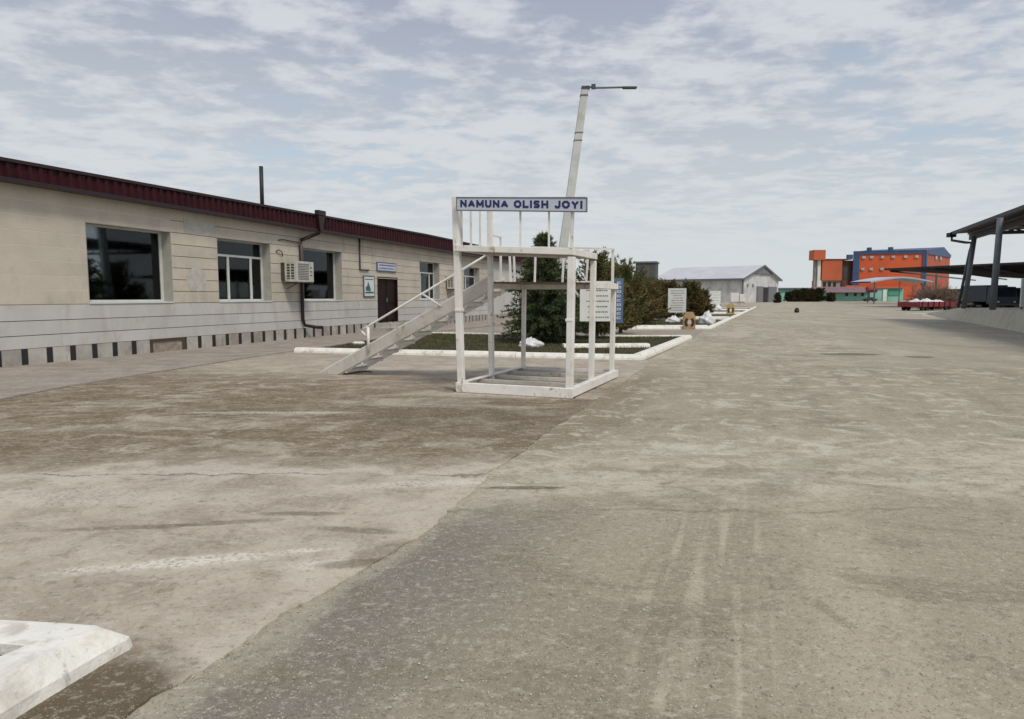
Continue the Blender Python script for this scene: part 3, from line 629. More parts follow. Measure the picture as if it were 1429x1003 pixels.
MB().add([(.15, -.049, .3), (.6, -.049, .26), (.62, -.049, .36), (.38, -.049, .72), (.3, -.049, .5), (.16, -.049, .45)], [tuple(range(6))]).box(.12, .88, -.049, -.0465, .17, .25).box(.12, .88, -.049, -.0465, .78, .82).build('print', M['teal_print'], t_)

# ------------------------------------------------------------------ sampling platform (local X = right, Y = away)
TR = math.atan2(-.379, .925)
T = thing('sampling_platform', 'white steel sampling platform with blue-lettered sign and side stairs, standing on the yard', 'platform', (-.85, 11.38, .012), TR)
Wd, t1, t2, t3 = 1.90, 1.25, 2.80, 2.92
def tp(name, m='white', bevel=.006): return lambda mb: mb.build(name, M[m], T, bevel=bevel)
def post(x, y, z1, lx=0, ly=0, a=.11, z0=0): MB().bar((x, y, z0), (x+lx, y+ly, z1), a, a, up=(0, 1, 0)).build('post', M['white'], T, bevel=.008)
post(0, 0, 3.23, -.10, .03, .105); post(Wd, 0, 2.31, .02, .0, .108)
post(0, t1, 3.17, -.03, .0, .088); post(Wd, t1, 2.31, .02, 0, .092)
post(.02, t2, 1.74, .02, 0, .078); post(Wd-.02, t2, 1.74, .02, 0, .088)
for x, y, z in ((-.035, .01, 1.34), (0, t1, 1.05), (Wd, 0, 1.2)): MB().box(x-.062, x+.062, y-.062, y+.062, z, z+.05).build('weld_collar', M['white'], T, bevel=.01)
# base frame
MB().box(-.06, Wd+.08, -.085, -.06, .0, .155).box(-.06, Wd+.08, -.06, .03, .135, .155).build('base_beam', M['white'], T, bevel=.006)
MB().box(-.085, -.06, -.06, t3, .02, .155).box(-.06, .03, .03, t3, .135, .155).build('base_rail', M['white'], T, bevel=.004)
MB().box(Wd+.06, Wd+.085, -.06, t3, .02, .155).box(Wd-.03, Wd+.06, .03, t3, .135, .155).build('base_rail', M['white'], T, bevel=.004)
MB().box(-.06, Wd+.06, t3-.03, t3, .02, .154).build('base_beam', M['white'], T, bevel=.004)
for y in (.75, 1.45, 2.15, 2.7): MB().box(-.058, Wd+.058, y, y+.07, .06, .125).build('cross_member', M['dirty_white'], T, bevel=.004)
for x, y in ((-.03, 0), (Wd, 0), (Wd, t1), (0, t1)): MB().box(x-.09, x+.09, y-.07, y+.07, -.012, -.0).build('foot_plate', M['steel_dark'], T)
# upper platform
Z1, Z0 = 2.435, 2.335
MB().box(-.10, Wd+.07, -.07, -.02, Z0, Z1).build('top_beam', M['white'], T, bevel=.006)
MB().box(Wd+.02, Wd+.07, -.02, t1+.07, Z0, Z1).build('top_beam', M['white'], T, bevel=.006)
MB().box(-.07, -.02, -.02, t1+.07, Z0, Z1).build('top_beam', M['white'], T, bevel=.006)
MB().box(-.02, Wd+.02, t1+.02, t1+.07, Z0, Z1).build('top_beam', M['white'], T, bevel=.006)
MB().box(-.019, Wd+.019, -.019, t1+.019, Z1-.035, Z1-.01).build('upper_deck', M['deck'], T)
for y in (.4, .85): MB().box(-.019, Wd+.019, y, y+.05, Z0+.01, Z1-.036).build('joist', M['dirty_white'], T)
# landing
MB().box(-.06, Wd+.06, t1+.075, t1+.10, 1.83, 1.865).build('landing_edge', M['deck'], T)
MB().box(-.04, Wd+.04, t1+.10, t2+.0, 1.835, 1.865).build('landing_deck', M['deck'], T)
MB().box(-.06, Wd+.08, t2+.0, t2+.05, 1.74, 1.87).build('landing_beam', M['white'], T, bevel=.005)
MB().box(Wd+.04, Wd+.08, t1+.06, t2-.002, 1.74, 1.87).build('landing_beam', M['white'], T, bevel=.005)
MB().box(-.08, -.04, t1+.06, t2-.002, 1.74, 1.87).build('landing_beam', M['white'], T, bevel=.005)
# railings
def bal(x, y, z0, z1, lx=0, r=.026): MB().bar((x, y, z0), (x+lx, y, z1), r, r, up=(0, 1, 0)).build('baluster', M['white'], T)
for y, lx in ((.12, .0), (.48, 0), (.85, .0)): bal(-.04, y, Z1, 3.16, lx, .03)
for x in (1.08, 1.56): bal(x, -.045, Z1, 3.0, 0, .026)
MB().bar((-.06, 0, 3.165), (-.06, t1, 3.165), .035).build('top_rail', M['white'], T)
MB().bar((-.12, -.0, 3.20), (2.15, -.035, 3.20), .03).build('top_rail', M['steel_grey'], T)
MB().bar((0, t1+.04, 2.70), (.0, 1.68, 2.70), .03).build('top_rail', M['white'], T); bal(.0, 1.68, 1.87, 2.70, 0, .035)
bal(-.05, 2.3, 1.87, 2.55, -.03, .035); bal(-.05, 2.52, 1.87, 2.55, -.03, .035)
for x, lx in ((.26, .02), (.85, .03), (1.34, .04)): bal(x, t2+.02, 1.87, 2.58, lx, .035)
bal(Wd-.03, t2+.02, 1.87, 2.60, 0, .045)
MB().bar((.2, t2+.02, 2.59), (Wd-.01, t2+.02, 2.61), .03).build('top_rail', M['white'], T)
MB().bar((Wd+.05, t1+.05, 2.50), (Wd-.01, t2+.02, 2.61), .03).build('top_rail', M['white'], T)
MB().bar((.12, t2+.02, 2.45), (.28, t2+.02, 2.50), .03).build('top_rail', M['white'], T)
# sign board
sgn = MB().box(.0, 2.18, -.12, -.095, 2.995, 3.185).build('sign_board', M['sign_face'], T)
MB().box(-.012, 2.192, -.128, -.0945, 2.980, 2.9945).box(-.012, 2.192, -.128, -.0945, 3.1855, 3.2).box(-.012, -.0005, -.128, -.0945, 2.995, 3.185).box(2.1805, 2.192, -.128, -.0945, 2.995, 3.185).build('sign_frame', M['steel_grey'], sgn)
MB().bar((1.93, -.055, Z1), (1.95, -.055, 3.18), .045, up=(0, 1, 0)).build('sign_bracket', M['white'], T)
GLY = {'N': [((0, 0), (0, 1)), ((0, 1), (1, 0)), ((1, 0), (1, 1))], 'A': [((0, 0), (.5, 1)), ((.5, 1), (1, 0)), ((.2, .3), (.8, .3))], 'M': [((0, 0), (0, 1)), ((0, 1), (.5, .2)), ((.5, .2), (1, 1)), ((1, 1), (1, 0))],
       'U': [((0, 1), (0, .25)), ((0, .25), (.25, 0)), ((.25, 0), (.75, 0)), ((.75, 0), (1, .25)), ((1, .25), (1, 1))], 'L': [((0, 1), (0, 0)), ((0, 0), (1, 0))], 'I': [((0, 0), (0, 1))],
       'O': [((.3, 0), (.7, 0)), ((.7, 0), (1, .3)), ((1, .3), (1, .7)), ((1, .7), (.7, 1)), ((.7, 1), (.3, 1)), ((.3, 1), (0, .7)), ((0, .7), (0, .3)), ((0, .3), (.3, 0))],
       'S': [((0, .12), (.2, 0)), ((.2, 0), (.8, 0)), ((.8, 0), (1, .22)), ((1, .22), (.8, .48)), ((.8, .48), (.2, .52)), ((.2, .52), (0, .78)), ((0, .78), (.2, 1)), ((.2, 1), (.8, 1)), ((.8, 1), (1, .88))],
       'H': [((0, 0), (0, 1)), ((1, 0), (1, 1)), ((0, .5), (1, .5))], 'J': [((1, 1), (1, .25)), ((1, .25), (.75, 0)), ((.75, 0), (.25, 0)), ((.25, 0), (0, .22))], 'Y': [((0, 1), (.5, .45)), ((1, 1), (.5, .45)), ((.5, .45), (.5, 0))]}
WID = {'M': .098, 'I': .0, 'L': .066, 'J': .066, 'N': .082, 'U': .080, 'A': .094, 'O': .092, 'S': .076, 'H': .082, 'Y': .088}
def letters(body, width, H_, th):
    adv = []; x = 0
    for ch in body:
        if ch == ' ': x += .075; continue
        adv.append((ch, x)); x += WID[ch]+th+.022
    k = width/(x-.022-.0); mb = MB(); d_ = 0
    for ch, x0 in adv:
        for (ax_, az_), (bx_, bz_) in GLY[ch]:
            w_ = WID[ch]; p = Vector((x0+th/2+ax_*w_, 0, th/2+az_*(H_-th))); q = Vector((x0+th/2+bx_*w_, 0, th/2+bz_*(H_-th)))
            p.x *= k; q.x *= k; u = (q-p).normalized(); n_ = Vector((-u.z, 0, u.x))*th/2; e_ = u*th*(.5 if (abs(u.x) < .01 or abs(u.z) < .01) else .18); d_ = (d_+.0002) % .0016
            vs = [p-e_-n_, q+e_-n_, q+e_+n_, p-e_+n_]; mb.add([(v.x, -d_, v.z) for v in vs], [(0, 1, 2, 3)])
    return mb.mesh('lettering', M['navy'])
link('lettering', letters('NAMUNA OLISH JOYI', 2.06, .118, .034), sgn, loc=(.06, -.1225, 3.030))
# stairs (run to -X from the landing)
Ls = 3.95; yn, yf = t1+.03, t1+.80
def stringer(y0, y1, inner):
    top0, top1, v = 1.95, 0.0, .255
    mb = MB(); xa, xb = -.06, -Ls
    # web
    pts = [(xa, top0), (xa, top0-v), (xb+.48, 0.0), (xb, 0.0)]
    vs = [(x, y0, z) for x, z in pts]+[(x, y0+.012, z) for x, z in pts]
    mb.add(vs, [(0, 1, 2, 3), (7, 6, 5, 4), (0, 4, 5, 1), (1, 5, 6, 2), (2, 6, 7, 3), (3, 7, 4, 0)])
    return mb
for y0, sgn_ in ((yn, 1), (yf, -1)):
    st = stringer(y0, 0, 0).build('stringer', M['dirty_white'], T)
    sl_ = (1.95)/(Ls-.06); dxl = Ls-.06
    MB().bar((-.07, y0+sgn_*.035+.006, 1.945), (-Ls+.02, y0+sgn_*.035+.006, .012), .06, .012, up=(0, 1, 0)).build('stringer_flange', M['white'], T)
    MB().bar((-.07, y0+sgn_*.035+.006, 1.70), (-Ls+.50, y0+sgn_*.035+.006, .012), .06, .014, up=(0, 1, 0)).build('stringer_flange', M['white'], T)
for k in range(9):
    z = .13+k*.195; x = -Ls+.30+z/1.95*(Ls-.06)
    MB().box(x-.17, x+.13, yn+.014, yf-.002, z-.03, z).build('tread', M['dirty_white'], T, bevel=.003)
    MB().box(x+.10, x+.13, yn+.014, yf-.002, z-.09, z-.0305).build('tread_lip', M['white'], T)
# stair handrail
def sx(z): return -Ls+z/1.95*(Ls-.06)
A0 = Vector((-.02, yn-.03, 2.38)); A1 = Vector((-2.72, yn-.03, .99))
dirn = (A1-A0).normalized(); nose = A1+dirn*.16
hrm = MB().tube([A0, A1, nose], .022, 8); hrm.tube([nose, (nose.x+.11, nose.y, nose.z-.10)], .02, 8); hrm.build('handrail', M['white'], T, smooth=True)
MB().tube([(A1.x+.03, A1.y, A1.z), (A1.x+.03, A1.y, sx and .50)], .030, 8).build('handrail_post', M['white'], T, smooth=True)
xb_ = -1.45; zb_ = 2.38+(xb_+.02)*(2.38-.99)/2.70
MB().tube([(xb_, yn-.03, zb_), (xb_+.40, yn-.02, zb_-.235)], .02, 8).build('handrail_brace', M['white'], T, smooth=True)
MB().tube([(-3.3, yf-.1, .0), (-3.1, yf-.1, .0)], .02, 6).build('stair_foot', M['steel_dark'], T)

# the upper frame has sagged a little towards its right side
for o_ in T.children_recursive:
    if o_.type == 'MESH':
        for v in o_.data.vertices:
            g_ = v.co+o_.location
            if g_.z > 1.7 and g_.x > -.2: v.co.z -= .06*max(-.1, g_.x-.2)*min(1, (g_.z-1.7)/.6)
# ------------------------------------------------------------------ lamp post
L_ = thing('street_lamp', 'tall leaning pale concrete lamp post behind the sampling platform sign', 'street lamp', (1.35, 24, 0))
base, top = Vector((0, 0, 0)), Vector((1.14, 0, 8.66))
mb = MB(); n_ = 8; vs = []
for f, a_, b_ in ((0, .345, .29), (1, .245, .20)):
    c = base.lerp(top, f)
    for (ux, uy) in ((-1, -1), (1, -1), (1, 1), (-1, 1)): vs.append((c.x+ux*a_/2, c.y+uy*b_/2, c.z))
mb.add(vs, [(3, 2, 1, 0), (4, 5, 6, 7), (0, 1, 5, 4), (1, 2, 6, 5), (2, 3, 7, 6), (3, 0, 4, 7)]).build('pole', M['pole'], L_, bevel=.02)
for f, h_ in ((.972, .05), (.83, .03), (.80, .03)):
    c = base.lerp(top, f); w_ = .345+(.245-.345)*f+.02; MB().box(c.x-w_/2, c.x+w_/2, c.y-w_/2*.85, c.y+w_/2*.85, c.z, c.z+h_).build('band', M['steel_grey'], L_)
MB().box(1.02, 1.30, -.13, .13, 8.66, 8.74).build('cap', M['steel_dark'], L_)
MB().tube([(1.2, 0, 8.76), (1.5, -.02, 8.70), (2.45, -.05, 8.71)], .035, 8).build('arm', M['steel_grey'], L_)
MB().box(2.42, 2.90, -.13, .03, 8.66, 8.73).build('lamp_head', M['steel_dark'], L_, bevel=.02)
MB().box(1.36, 1.5, -.06, .02, 8.66, 8.82).build('bracket', M['steel_dark'], L_)

# ------------------------------------------------------------------ trees
def foliage(n_br, h, rfun, up, blade, wd, per, z0=.1, droop=0.0, seed=0, curve=.0):
    r_ = np.random.default_rng(seed); tri = []
    for b in range(n_br):
        f = r_.random()**.85; zb = z0+(h-z0)*f*.93; ln = rfun(f)*(r_.uniform(.6, 1.1) if r_.random() < .85 else r_.uniform(1.1, 1.4)); az = r_.random()*2*np.pi; el = up*(.15+.95*f)+(1-up)*.5*f+r_.normal(0, .14)
        d0 = np.array([math.cos(az)*math.cos(el), math.sin(az)*math.cos(el), math.sin(el)]); steps = max(4, int(ln/.07))
        s_ = np.linspace(.12, 1, steps)[:, None]
        pts = np.array([0, 0, zb])+d0*ln*s_; pts[:, 2] += (curve-droop)*ln*(s_[:, 0]**2)
        pts += r_.normal(0, .02, pts.shape)
        P0 = np.repeat(pts, per, 0); sN = np.repeat(s_[:, 0], per)
        dd = d0*0.9+r_.normal(0, .62, (len(P0), 3)); dd[:, 2] += curve*.8-droop*.6; dd /= np.linalg.norm(dd, axis=1)[:, None]
        L0 = blade*(1.15-.45*sN)*r_.uniform(.6, 1.3, len(P0)); pr = np.cross(dd, r_.normal(0, 1, (len(P0), 3))); pr /= np.linalg.norm(pr, axis=1)[:, None]
        t_ = np.empty((len(P0)*3, 3)); t_[0::3] = P0-pr*wd; t_[1::3] = P0+pr*wd; t_[2::3] = P0+dd*L0[:, None]; tri.append(t_)
    return np.concatenate(tri)
def tree(name, label, cat, x, y, h, rfun, m, n_br=200, up=.3, blade=.14, wd=.016, per=7, droop=0, curve=0, seed=1, group=None, z=.08, trunk=.09):
    t_ = thing(name, label, cat, (x, y, z), 0, group)
    tris(foliage(n_br, h, rfun, up, blade, wd, per, .1, droop, seed, curve), 'crown', M[m], t_)
    tm = MB().tube([(0, 0, -.05), (.01, .01, h*.5), (0, 0, h*.9)], [trunk, trunk*.6, .012], 7)
    r_ = random.Random(seed)
    for k in range(10):
        f = .1+.07*k; a_ = r_.random()*6.28; l_ = rfun(f)*.7; tm.tube([(0, 0, h*f), (math.cos(a_)*l_, math.sin(a_)*l_, h*f+l_*(up-droop*.3))], [trunk*.3, .006], 5)
    tm.build('trunk', M['bark'], t_); return t_
cone = lambda r, p=.8, b=.0: (lambda f: r*((1-f)**p)*(1 if f > b else .55+.45*f/max(b, .01))+.08)
egg = lambda r, lo=.62: (lambda f: r*(lo+(1-lo)*math.sin(min(1, f*2.2)*math.pi/2))*math.sqrt(max(.03, 1-f**2.6)))
G_ = 'evergreens in the beds beside the road'
tree('spruce_tree', 'dark green spruce with a thin crooked tip, directly behind the platform frame', 'tree', 1.05, 22.6, 3.75, cone(1.4, .78, .06), 'spruce', 560, .12, .17, .017, 9, .10, 0, 3, G_)
tree('juniper_tree', 'olive juniper with feathery side plumes between spruce and information board', 'tree', 3.1, 25.0, 2.95, egg(1.15, .9), 'juniper', 250, .75, .19, .018, 8, 0, .25, 4, G_)
tree('juniper_tree', 'brown-green juniper peeking left behind the spruce and platform', 'tree', 1.5, 27.5, 3.0, egg(1.3, .9), 'juniper', 220, .8, .18, .020, 8, 0, .2, 5, G_)
tree('juniper_tree', 'bushy juniper with arching tips just right of the blue panel', 'tree', 4.7, 29.5, 2.75, egg(1.25, .95), 'juniper', 250, .75, .20, .020, 8, 0, .3, 6, G_)
tree('thuja_shrub', 'broad dark round thuja beside the wide end of the hedge', 'shrub', 6.35, 36.4, 2.35, egg(1.5, 1), 'thuja', 420, .7, .17, .024, 8, 0, .1, 7, G_)
tree('thuja_shrub', 'rounded brownish thuja left of the white text board', 'shrub', 7.5, 38.6, 2.45, egg(1.05, 1), 'thuja', 400, .7, .17, .025, 8, 0, .1, 8, G_)
tree('thuja_shrub', 'thuja with a pointed top directly behind the white text board', 'shrub', 11.0, 48.6, 2.3, egg(1.35, 1), 'thuja', 330, .7, .18, .03, 8, 0, .1, 9, G_)
tree('thuja_shrub', 'dense oval thuja with the highest crown right of the text board', 'shrub', 13.9, 53.0, 2.5, egg(1.2, 1), 'thuja', 330, .7, .18, .032, 8, 0, .1, 10, G_)
tree('thuja_shrub', 'small low thuja at the right end of the hedge row', 'shrub', 15.2, 54.5, 1.9, egg(.85, 1), 'thuja', 250, .7, .18, .032, 8, 0, .1, 11, G_)
tree('thuja_shrub', 'lower thuja filling the gap left of the blank text board', 'shrub', 10.0, 50.5, 1.9, egg(1.15, 1), 'thuja', 300, .7, .17, .028, 8, 0, .1, 12, G_)
for i, (px, r, h, lb) in enumerate(((1101, 1.7, 3.0, 'leftmost of the dark bushes before the teal wall'), (1110, 2.0, 3.5, 'second dark bush from the left before the teal wall'), (1121, 2.2, 3.9, 'rounded dark bush in the middle of the row before the teal wall'), (1131, 2.0, 3.7, 'fourth dark bush from the left before the teal wall'), (1141, 2.2, 4.1, 'tallest dark bush of the row before the teal wall'), (1158, 1.4, 2.6, 'separate small dark bush under the maroon roofed shed'))):
    y = 225; tree('far_bush', lb, 'bush', (px-714.5)/950*y, y, h, egg(r, .9), 'farbush', 170, .6, .5, .12, 6, 0, 0, 20+i, 'dark bushes in front of the teal wall', 0, .2)
tree('far_bush', 'little black bush beside the right corner of the grey barn', 'bush', (1084-714.5)/950*180, 180, 2.6, egg(.9, .9), 'farbush', 120, .6, .4, .1, 6, 0, 0, 31, None, 0, .15)
# bare shrub near the canopy
bs = thing('bare_shrub', 'wide leafless brown shrub behind the red trailer', 'shrub', (55.5, 90, 0))
tm = MB(); r_ = random.Random(5)
def twig(p, d_, l, r0, dep):
    q = p+d_*l; tm.tube([p, q], [r0, r0*.6], 3)
    if dep:
        for _ in range(4 if dep > 1 else 3): twig(p.lerp(q, r_.uniform(.45, 1)), (d_+Vector((r_.gauss(0, .42), r_.gauss(0, .42), r_.gauss(.03, .25)))).normalized(), l*r_.uniform(.55, .85), r0*.6, dep-1)
for k in range(75):
    a_ = r_.random()*6.28; e_ = r_.uniform(.25, 1.4); twig(Vector((r_.gauss(0, 1.0), r_.gauss(0, .6), 0)), Vector((math.cos(a_)*math.cos(e_), math.sin(a_)*math.cos(e_), math.sin(e_))), r_.uniform(1.3, 1.75), .06, 3)
tm.build('branches', M['twig'], bs)

# ------------------------------------------------------------------ boards, signs, bags in the beds
def board(label, x, y, rz, w_, h, zb, side=None, group='information boards in the beds', seed=1, lines=7):
    t_ = thing('information_board', label, 'sign', (x, y, .05), rz, group)
    MB().box(-.04, .04, .035, .115, 0, zb+h).build('post', M['steel_grey'], t_)
    pn = MB().box(-w_, 0, 0, .03, zb, zb+h).build('panel', M['sign_white'], t_)
    r_ = random.Random(seed); mb = MB()
    for k in range(lines):
        z = zb+h*(.90-.8*k/(lines-1)); x = -w_*.9+r_.uniform(0, .2)*w_; xe = -w_*r_.uniform(.08, .25)
        while x < xe: l_ = r_.uniform(.03, .09)*w_; mb.box(x, x+l_, -.004, -.0005, z-.012*h-.005, z+.012*h+.005); x += l_+.02*w_
    mb.build('lettering', M['print_grey'], pn)
    return t_
ib = board('white board with text lines and blue side panel, seen through the platform posts', 3.08, 21.0, R(4), 1.0, 1.23, .80, lines=7)
bp = thing('blue_panel', 'x', 'x'); bpy.data.objects.remove(bp)
vx = Vector((math.cos(R(38)), math.sin(R(38)), 0))
sp_ = MB().add([(.05, 0, .74), (.05+.46*vx.x, .46*vx.y, .74), (.05+.46*vx.x-.02, .46*vx.y+.03, .74), (.03, .03, .74), (.05, 0, 2.12), (.05+.46*vx.x, .46*vx.y, 2.12), (.05+.46*vx.x-.02, .46*vx.y+.03, 2.12), (.03, .03, 2.12)],
    [(0, 3, 2, 1), (4, 5, 6, 7), (0, 1, 5, 4), (1, 2, 6, 5), (2, 3, 7, 6), (3, 0, 4, 7)]).build('side_panel', M['sign_blue'], ib)
mb = MB(); r_ = random.Random(3)
for k in range(9):
    z = .86+k*.135; a0 = .05+.14*vx.x; y0 = .14*vx.y-.006; a1 = .05+.34*vx.x; y1 = .34*vx.y-.006
    for f0, f1, z0, z1 in ((0, .3, 0, .08), (.3, 1, 0, .025), (.3, 1, .055, .08), (.7, 1, .02, .055))[:r_.choice((3, 4))]:
        xa_, ya_, xb2, yb2 = a0+(a1-a0)*f0, y0+(y1-y0)*f0, a0+(a1-a0)*f1, y0+(y1-y0)*f1
        mb.add([(xa_, ya_, z+z0), (xb2, yb2, z+z0), (xb2, yb2, z+z1), (xa_, ya_, z+z1)], [(0, 1, 2, 3)])
mb.build('lettering', M['silver'], sp_)
board('white text board standing before the brown thujas', 10.75, 42.2, R(-3), 1.1, 1.49, .58, seed=4, lines=9)
board('small pale blue-white board in front of the barn', 29.0, 95, R(5), 1.5, 1.85, .5, seed=6, lines=5)
for px, w_, h_, lb in ((1030, 1.8, 1.95, 'larger white cabinet against the barn, left of the pair'), (1038.5, 1.2, 1.7, 'smaller white cabinet against the barn, right of the pair')):
    x = (px-714.5)/950*150
    t_ = thing('white_cabinet', lb, 'cabinet', (x, 150, 0), 0, 'white cabinets beside the barn')
    MB().box(-w_, 0, 0, .5, .5, .5+h_).build('body', M['far_white'], t_, bevel=.03); MB().box(-w_*.97, -w_*.51, -.02, -.001, .56, .44+h_).box(-w_*.49, -w_*.03, -.02, -.001, .56, .44+h_).build('door', M['far_white'], t_)
    MB().box(-w_+.1, -w_+.2, .1, .2, 0, .5).box(-.2, -.1, .1, .2, 0, .5).build('leg', M['steel_grey'], t_)
def emblem_block(label, x, y, w_, h, m, rz=0):
    t_ = thing('emblem_stand', label, 'sign', (x, y, 0), rz, 'coloured emblem stands on the kerb')
    MB().box(-w_/2, w_/2, 0, .12, 0, h*.74).add([(-w_/2, 0, h*.74), (w_/2, 0, h*.74), (w_/2*.55, .03, h), (-w_/2*.55, .03, h), (-w_/2, .12, h*.74), (w_/2, .12, h*.74), (w_/2*.55, .10, h), (-w_/2*.55, .10, h)],
        [(0, 1, 2, 3), (5, 4, 7, 6), (3, 2, 6, 7), (1, 5, 6, 2), (4, 0, 3, 7)]).build('block', M[m], t_, bevel=.008)
    mb = MB(); R0, R1 = w_*.43, w_*.22; cz = h*.40
    for s0 in (-1, 1):
        for k in range(5):
            a0, a1 = R(-62+k*24.8), R(-62+(k+1)*24.8)
            mb.add([(s0*R0*math.cos(a0), -.012, cz+R0*math.sin(a0)), (s0*R0*math.cos(a1), -.012, cz+R0*math.sin(a1)), (s0*R1*math.cos(a1), -.012, cz+R1*math.sin(a1)), (s0*R1*math.cos(a0), -.012, cz+R1*math.sin(a0)),
                    (s0*R0*math.cos(a0), .002, cz+R0*math.sin(a0)), (s0*R0*math.cos(a1), .002, cz+R0*math.sin(a1)), (s0*R1*math.cos(a1), .002, cz+R1*math.sin(a1)), (s0*R1*math.cos(a0), .002, cz+R1*math.sin(a0))], [(0, 1, 2, 3), (0, 1, 5, 4), (2, 3, 7, 6), (0, 3, 7, 4), (1, 2, 6, 5)])
    mb.build('ring', M['ring'], t_)
    MB().box(-w_*.13, w_*.13, -.012, .002, cz-w_*.17, cz+w_*.17).build('centre_mark', M['sign_white'] if m == 'ochre_y' else M['pale_slab'], t_, bevel=.006)
emblem_block('tan block stand with dark round emblem on the near kerb', 8.75, 33.6, .60, .86, 'ochre')
emblem_block('yellowish emblem stand farther up the kerbed beds', 19.55, 61.0, .68, 1.0, 'ochre_y')
def sack(name, label, cat, x, y, z, sx_, sy_, sz_, seed, group=None):
    bm = bmesh.new(); bmesh.ops.create_icosphere(bm, subdivisions=4, radius=1); r2 = random.Random(seed); ph = [r2.uniform(0, 6) for _ in range(8)]
    for v in bm.verts:
        c = v.co.copy(); k = 1+.13*math.sin(4*c.x+ph[0])*math.cos(4*c.y+ph[1])+.06*math.sin(6*c.z+5*c.x+ph[2])+.03*math.sin(17*c.x+ph[3])*math.sin(15*c.y+11*c.z+ph[4])+.015*math.sin(31*c.z+23*c.y+ph[5])
        v.co = Vector((c.x*k*sx_, c.y*k*sy_, max(-.55, c.z)*k*sz_)); 
        if c.z > .8: v.co.z += sz_*(c.z-.8)*2.2*max(0, math.sin(6*math.atan2(c.y, c.x)+ph[6])+.6)
    me = bpy.data.meshes.new(name); bm.to_mesh(me); bm.free(); me.materials.append(M['sack']); me.shade_smooth()
    o_ = link(name, me, None, loc=(x, y, z+.5*sz_), rot=(0, 0, r2.random()*.5)); return tag(o_, label, cat, group)
sack('plastic_bag', 'crumpled pale plastic sheet bundle on the grass before the spruce', 'bag', .58, 20.8, .05, .36, .2, .16, 3)
sack('plastic_bag', 'large white stuffed bag in the bed right of the tan emblem stand', 'bag', 10.95, 38.2, .07, .46, .35, .36, 6)
sack('plastic_bag', 'small white bag lying far up the beds by the pale path', 'bag', (1000-714.5)/950*77, 77, .05, .5, .4, .4, 8)
sack('plastic_bag', 'whitish bag lying behind the tan emblem stand', 'bag', 9.6, 40.6, .05, .45, .3, .22, 9)
st_ = MB().tube([(-4.95, 21.9, .06), (-4.95, 21.9, .13), (-4.95, 21.9, .16)], [.20, .20, .15], 14).build('stone', M['kerb']); tag(st_, 'round whitewashed stone on the bed behind the stair handrail', 'stone')
st_ = MB().tube([(29.0, 69.5, 0), (29.0, 69.5, .2), (29.02, 69.5, .42), (29.0, 69.5, .5)], [.22, .25, .18, .05], 7).build('rubber_block', M['near_black']); tag(st_, 'small black object lying alone on the far road', 'debris')
st_ = MB().box(36.7, 37.05, 56.5, 56.8, .0, .22).build('litter', M['sack'], bevel=.05); tag(st_, 'small white piece of litter at the foot of the loading bank', 'litter')

# ------------------------------------------------------------------ right: loading bank, canopy
eb = [(22.96-7.5*.43, 30.51-17.5), (22.96, 30.51), (30.91, 47.76), (35.26, 58.81)]
top = [(22.0-7.1*.43+.5, 31.0-17.5, 1.02), (23.3, 30.7, 1.0), (31.1, 47.4, .84), (36.6, 60.5, .10)]
mb = MB(); vs = []
for (x, y), (a_, b_, c_) in zip(eb, top): vs += [(x, y, -.01), (a_, b_, c_)]
vs += [(60, 56, .10), (60, 47.4, .84), (60, 30.7, 1.0), (60, 13.5, 1.02)]
mb.add(vs, [(0, 2, 3, 1), (2, 4, 5, 3), (4, 6, 7, 5), (1, 3, 10, 11), (3, 5, 9, 10), (5, 7, 8, 9)]).add([(60, 56, .10), (36.6, 60.5, .10), (36.8, 61.2, -.01), (60, 57, -.01)], [(0, 1, 2, 3)])
struct(mb.build('loading_bank', M['emb']))
C = thing('canopy', 'steel canopy on grey round posts standing on the loading bank at right', 'canopy', (29.5, 46, 0))
du = Vector((-.363, -.932, 0)); dr_ = Vector((.932, -.363, 0))      # towards camera, inwards
ez = 5.78
def cp(a_, b_, z): return tuple(du*a_+dr_*b_+Vector((0, 0, z)))
Lc, Wc = 36, 16
mb = MB()
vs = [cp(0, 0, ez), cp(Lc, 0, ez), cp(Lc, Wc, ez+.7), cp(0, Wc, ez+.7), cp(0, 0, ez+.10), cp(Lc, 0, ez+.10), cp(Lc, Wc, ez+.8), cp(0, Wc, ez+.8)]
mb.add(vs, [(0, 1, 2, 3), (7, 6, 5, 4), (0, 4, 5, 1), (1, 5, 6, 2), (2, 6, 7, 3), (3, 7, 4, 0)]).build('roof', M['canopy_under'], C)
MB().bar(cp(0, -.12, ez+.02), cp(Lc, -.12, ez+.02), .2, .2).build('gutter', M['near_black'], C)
for k, a_ in enumerate((.6, 6, 11.5, 17, 22.5, 28, 33.5)):
    MB().bar(cp(a_, 1.0, ez-.05), cp(a_, Wc, ez-.05), .12, .22).build('truss_chord', M['steel_dark'], C)
    mbt = MB()
    for j in range(1, 11): bb = 1+j*1.45; mbt.bar(cp(a_, bb, ez-.05), cp(a_, bb+(.7 if j % 2 else -.7), ez+bb*.04), .07)
    mbt.build('truss_web', M['steel_dark'], C)
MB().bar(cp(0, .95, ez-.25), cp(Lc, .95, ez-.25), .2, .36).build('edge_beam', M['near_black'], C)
for j in range(10): MB().bar(cp(0, .8+j*1.6, ez-.07+(.8+j*1.6)*.0437), cp(Lc, .8+j*1.6, ez-.07+(.8+j*1.6)*.0437), .08, .1).build('purlin', M['steel_grey'], C)
def cpost(xb, yb, zb, xt, zt, lb=None):
    o_ = MB().tube([(xb-29.5, yb-46, zb-.02), (xt-29.5, yb-46, zt)],   .145, 14).build('post', M['steel_grey'], C, smooth=True)
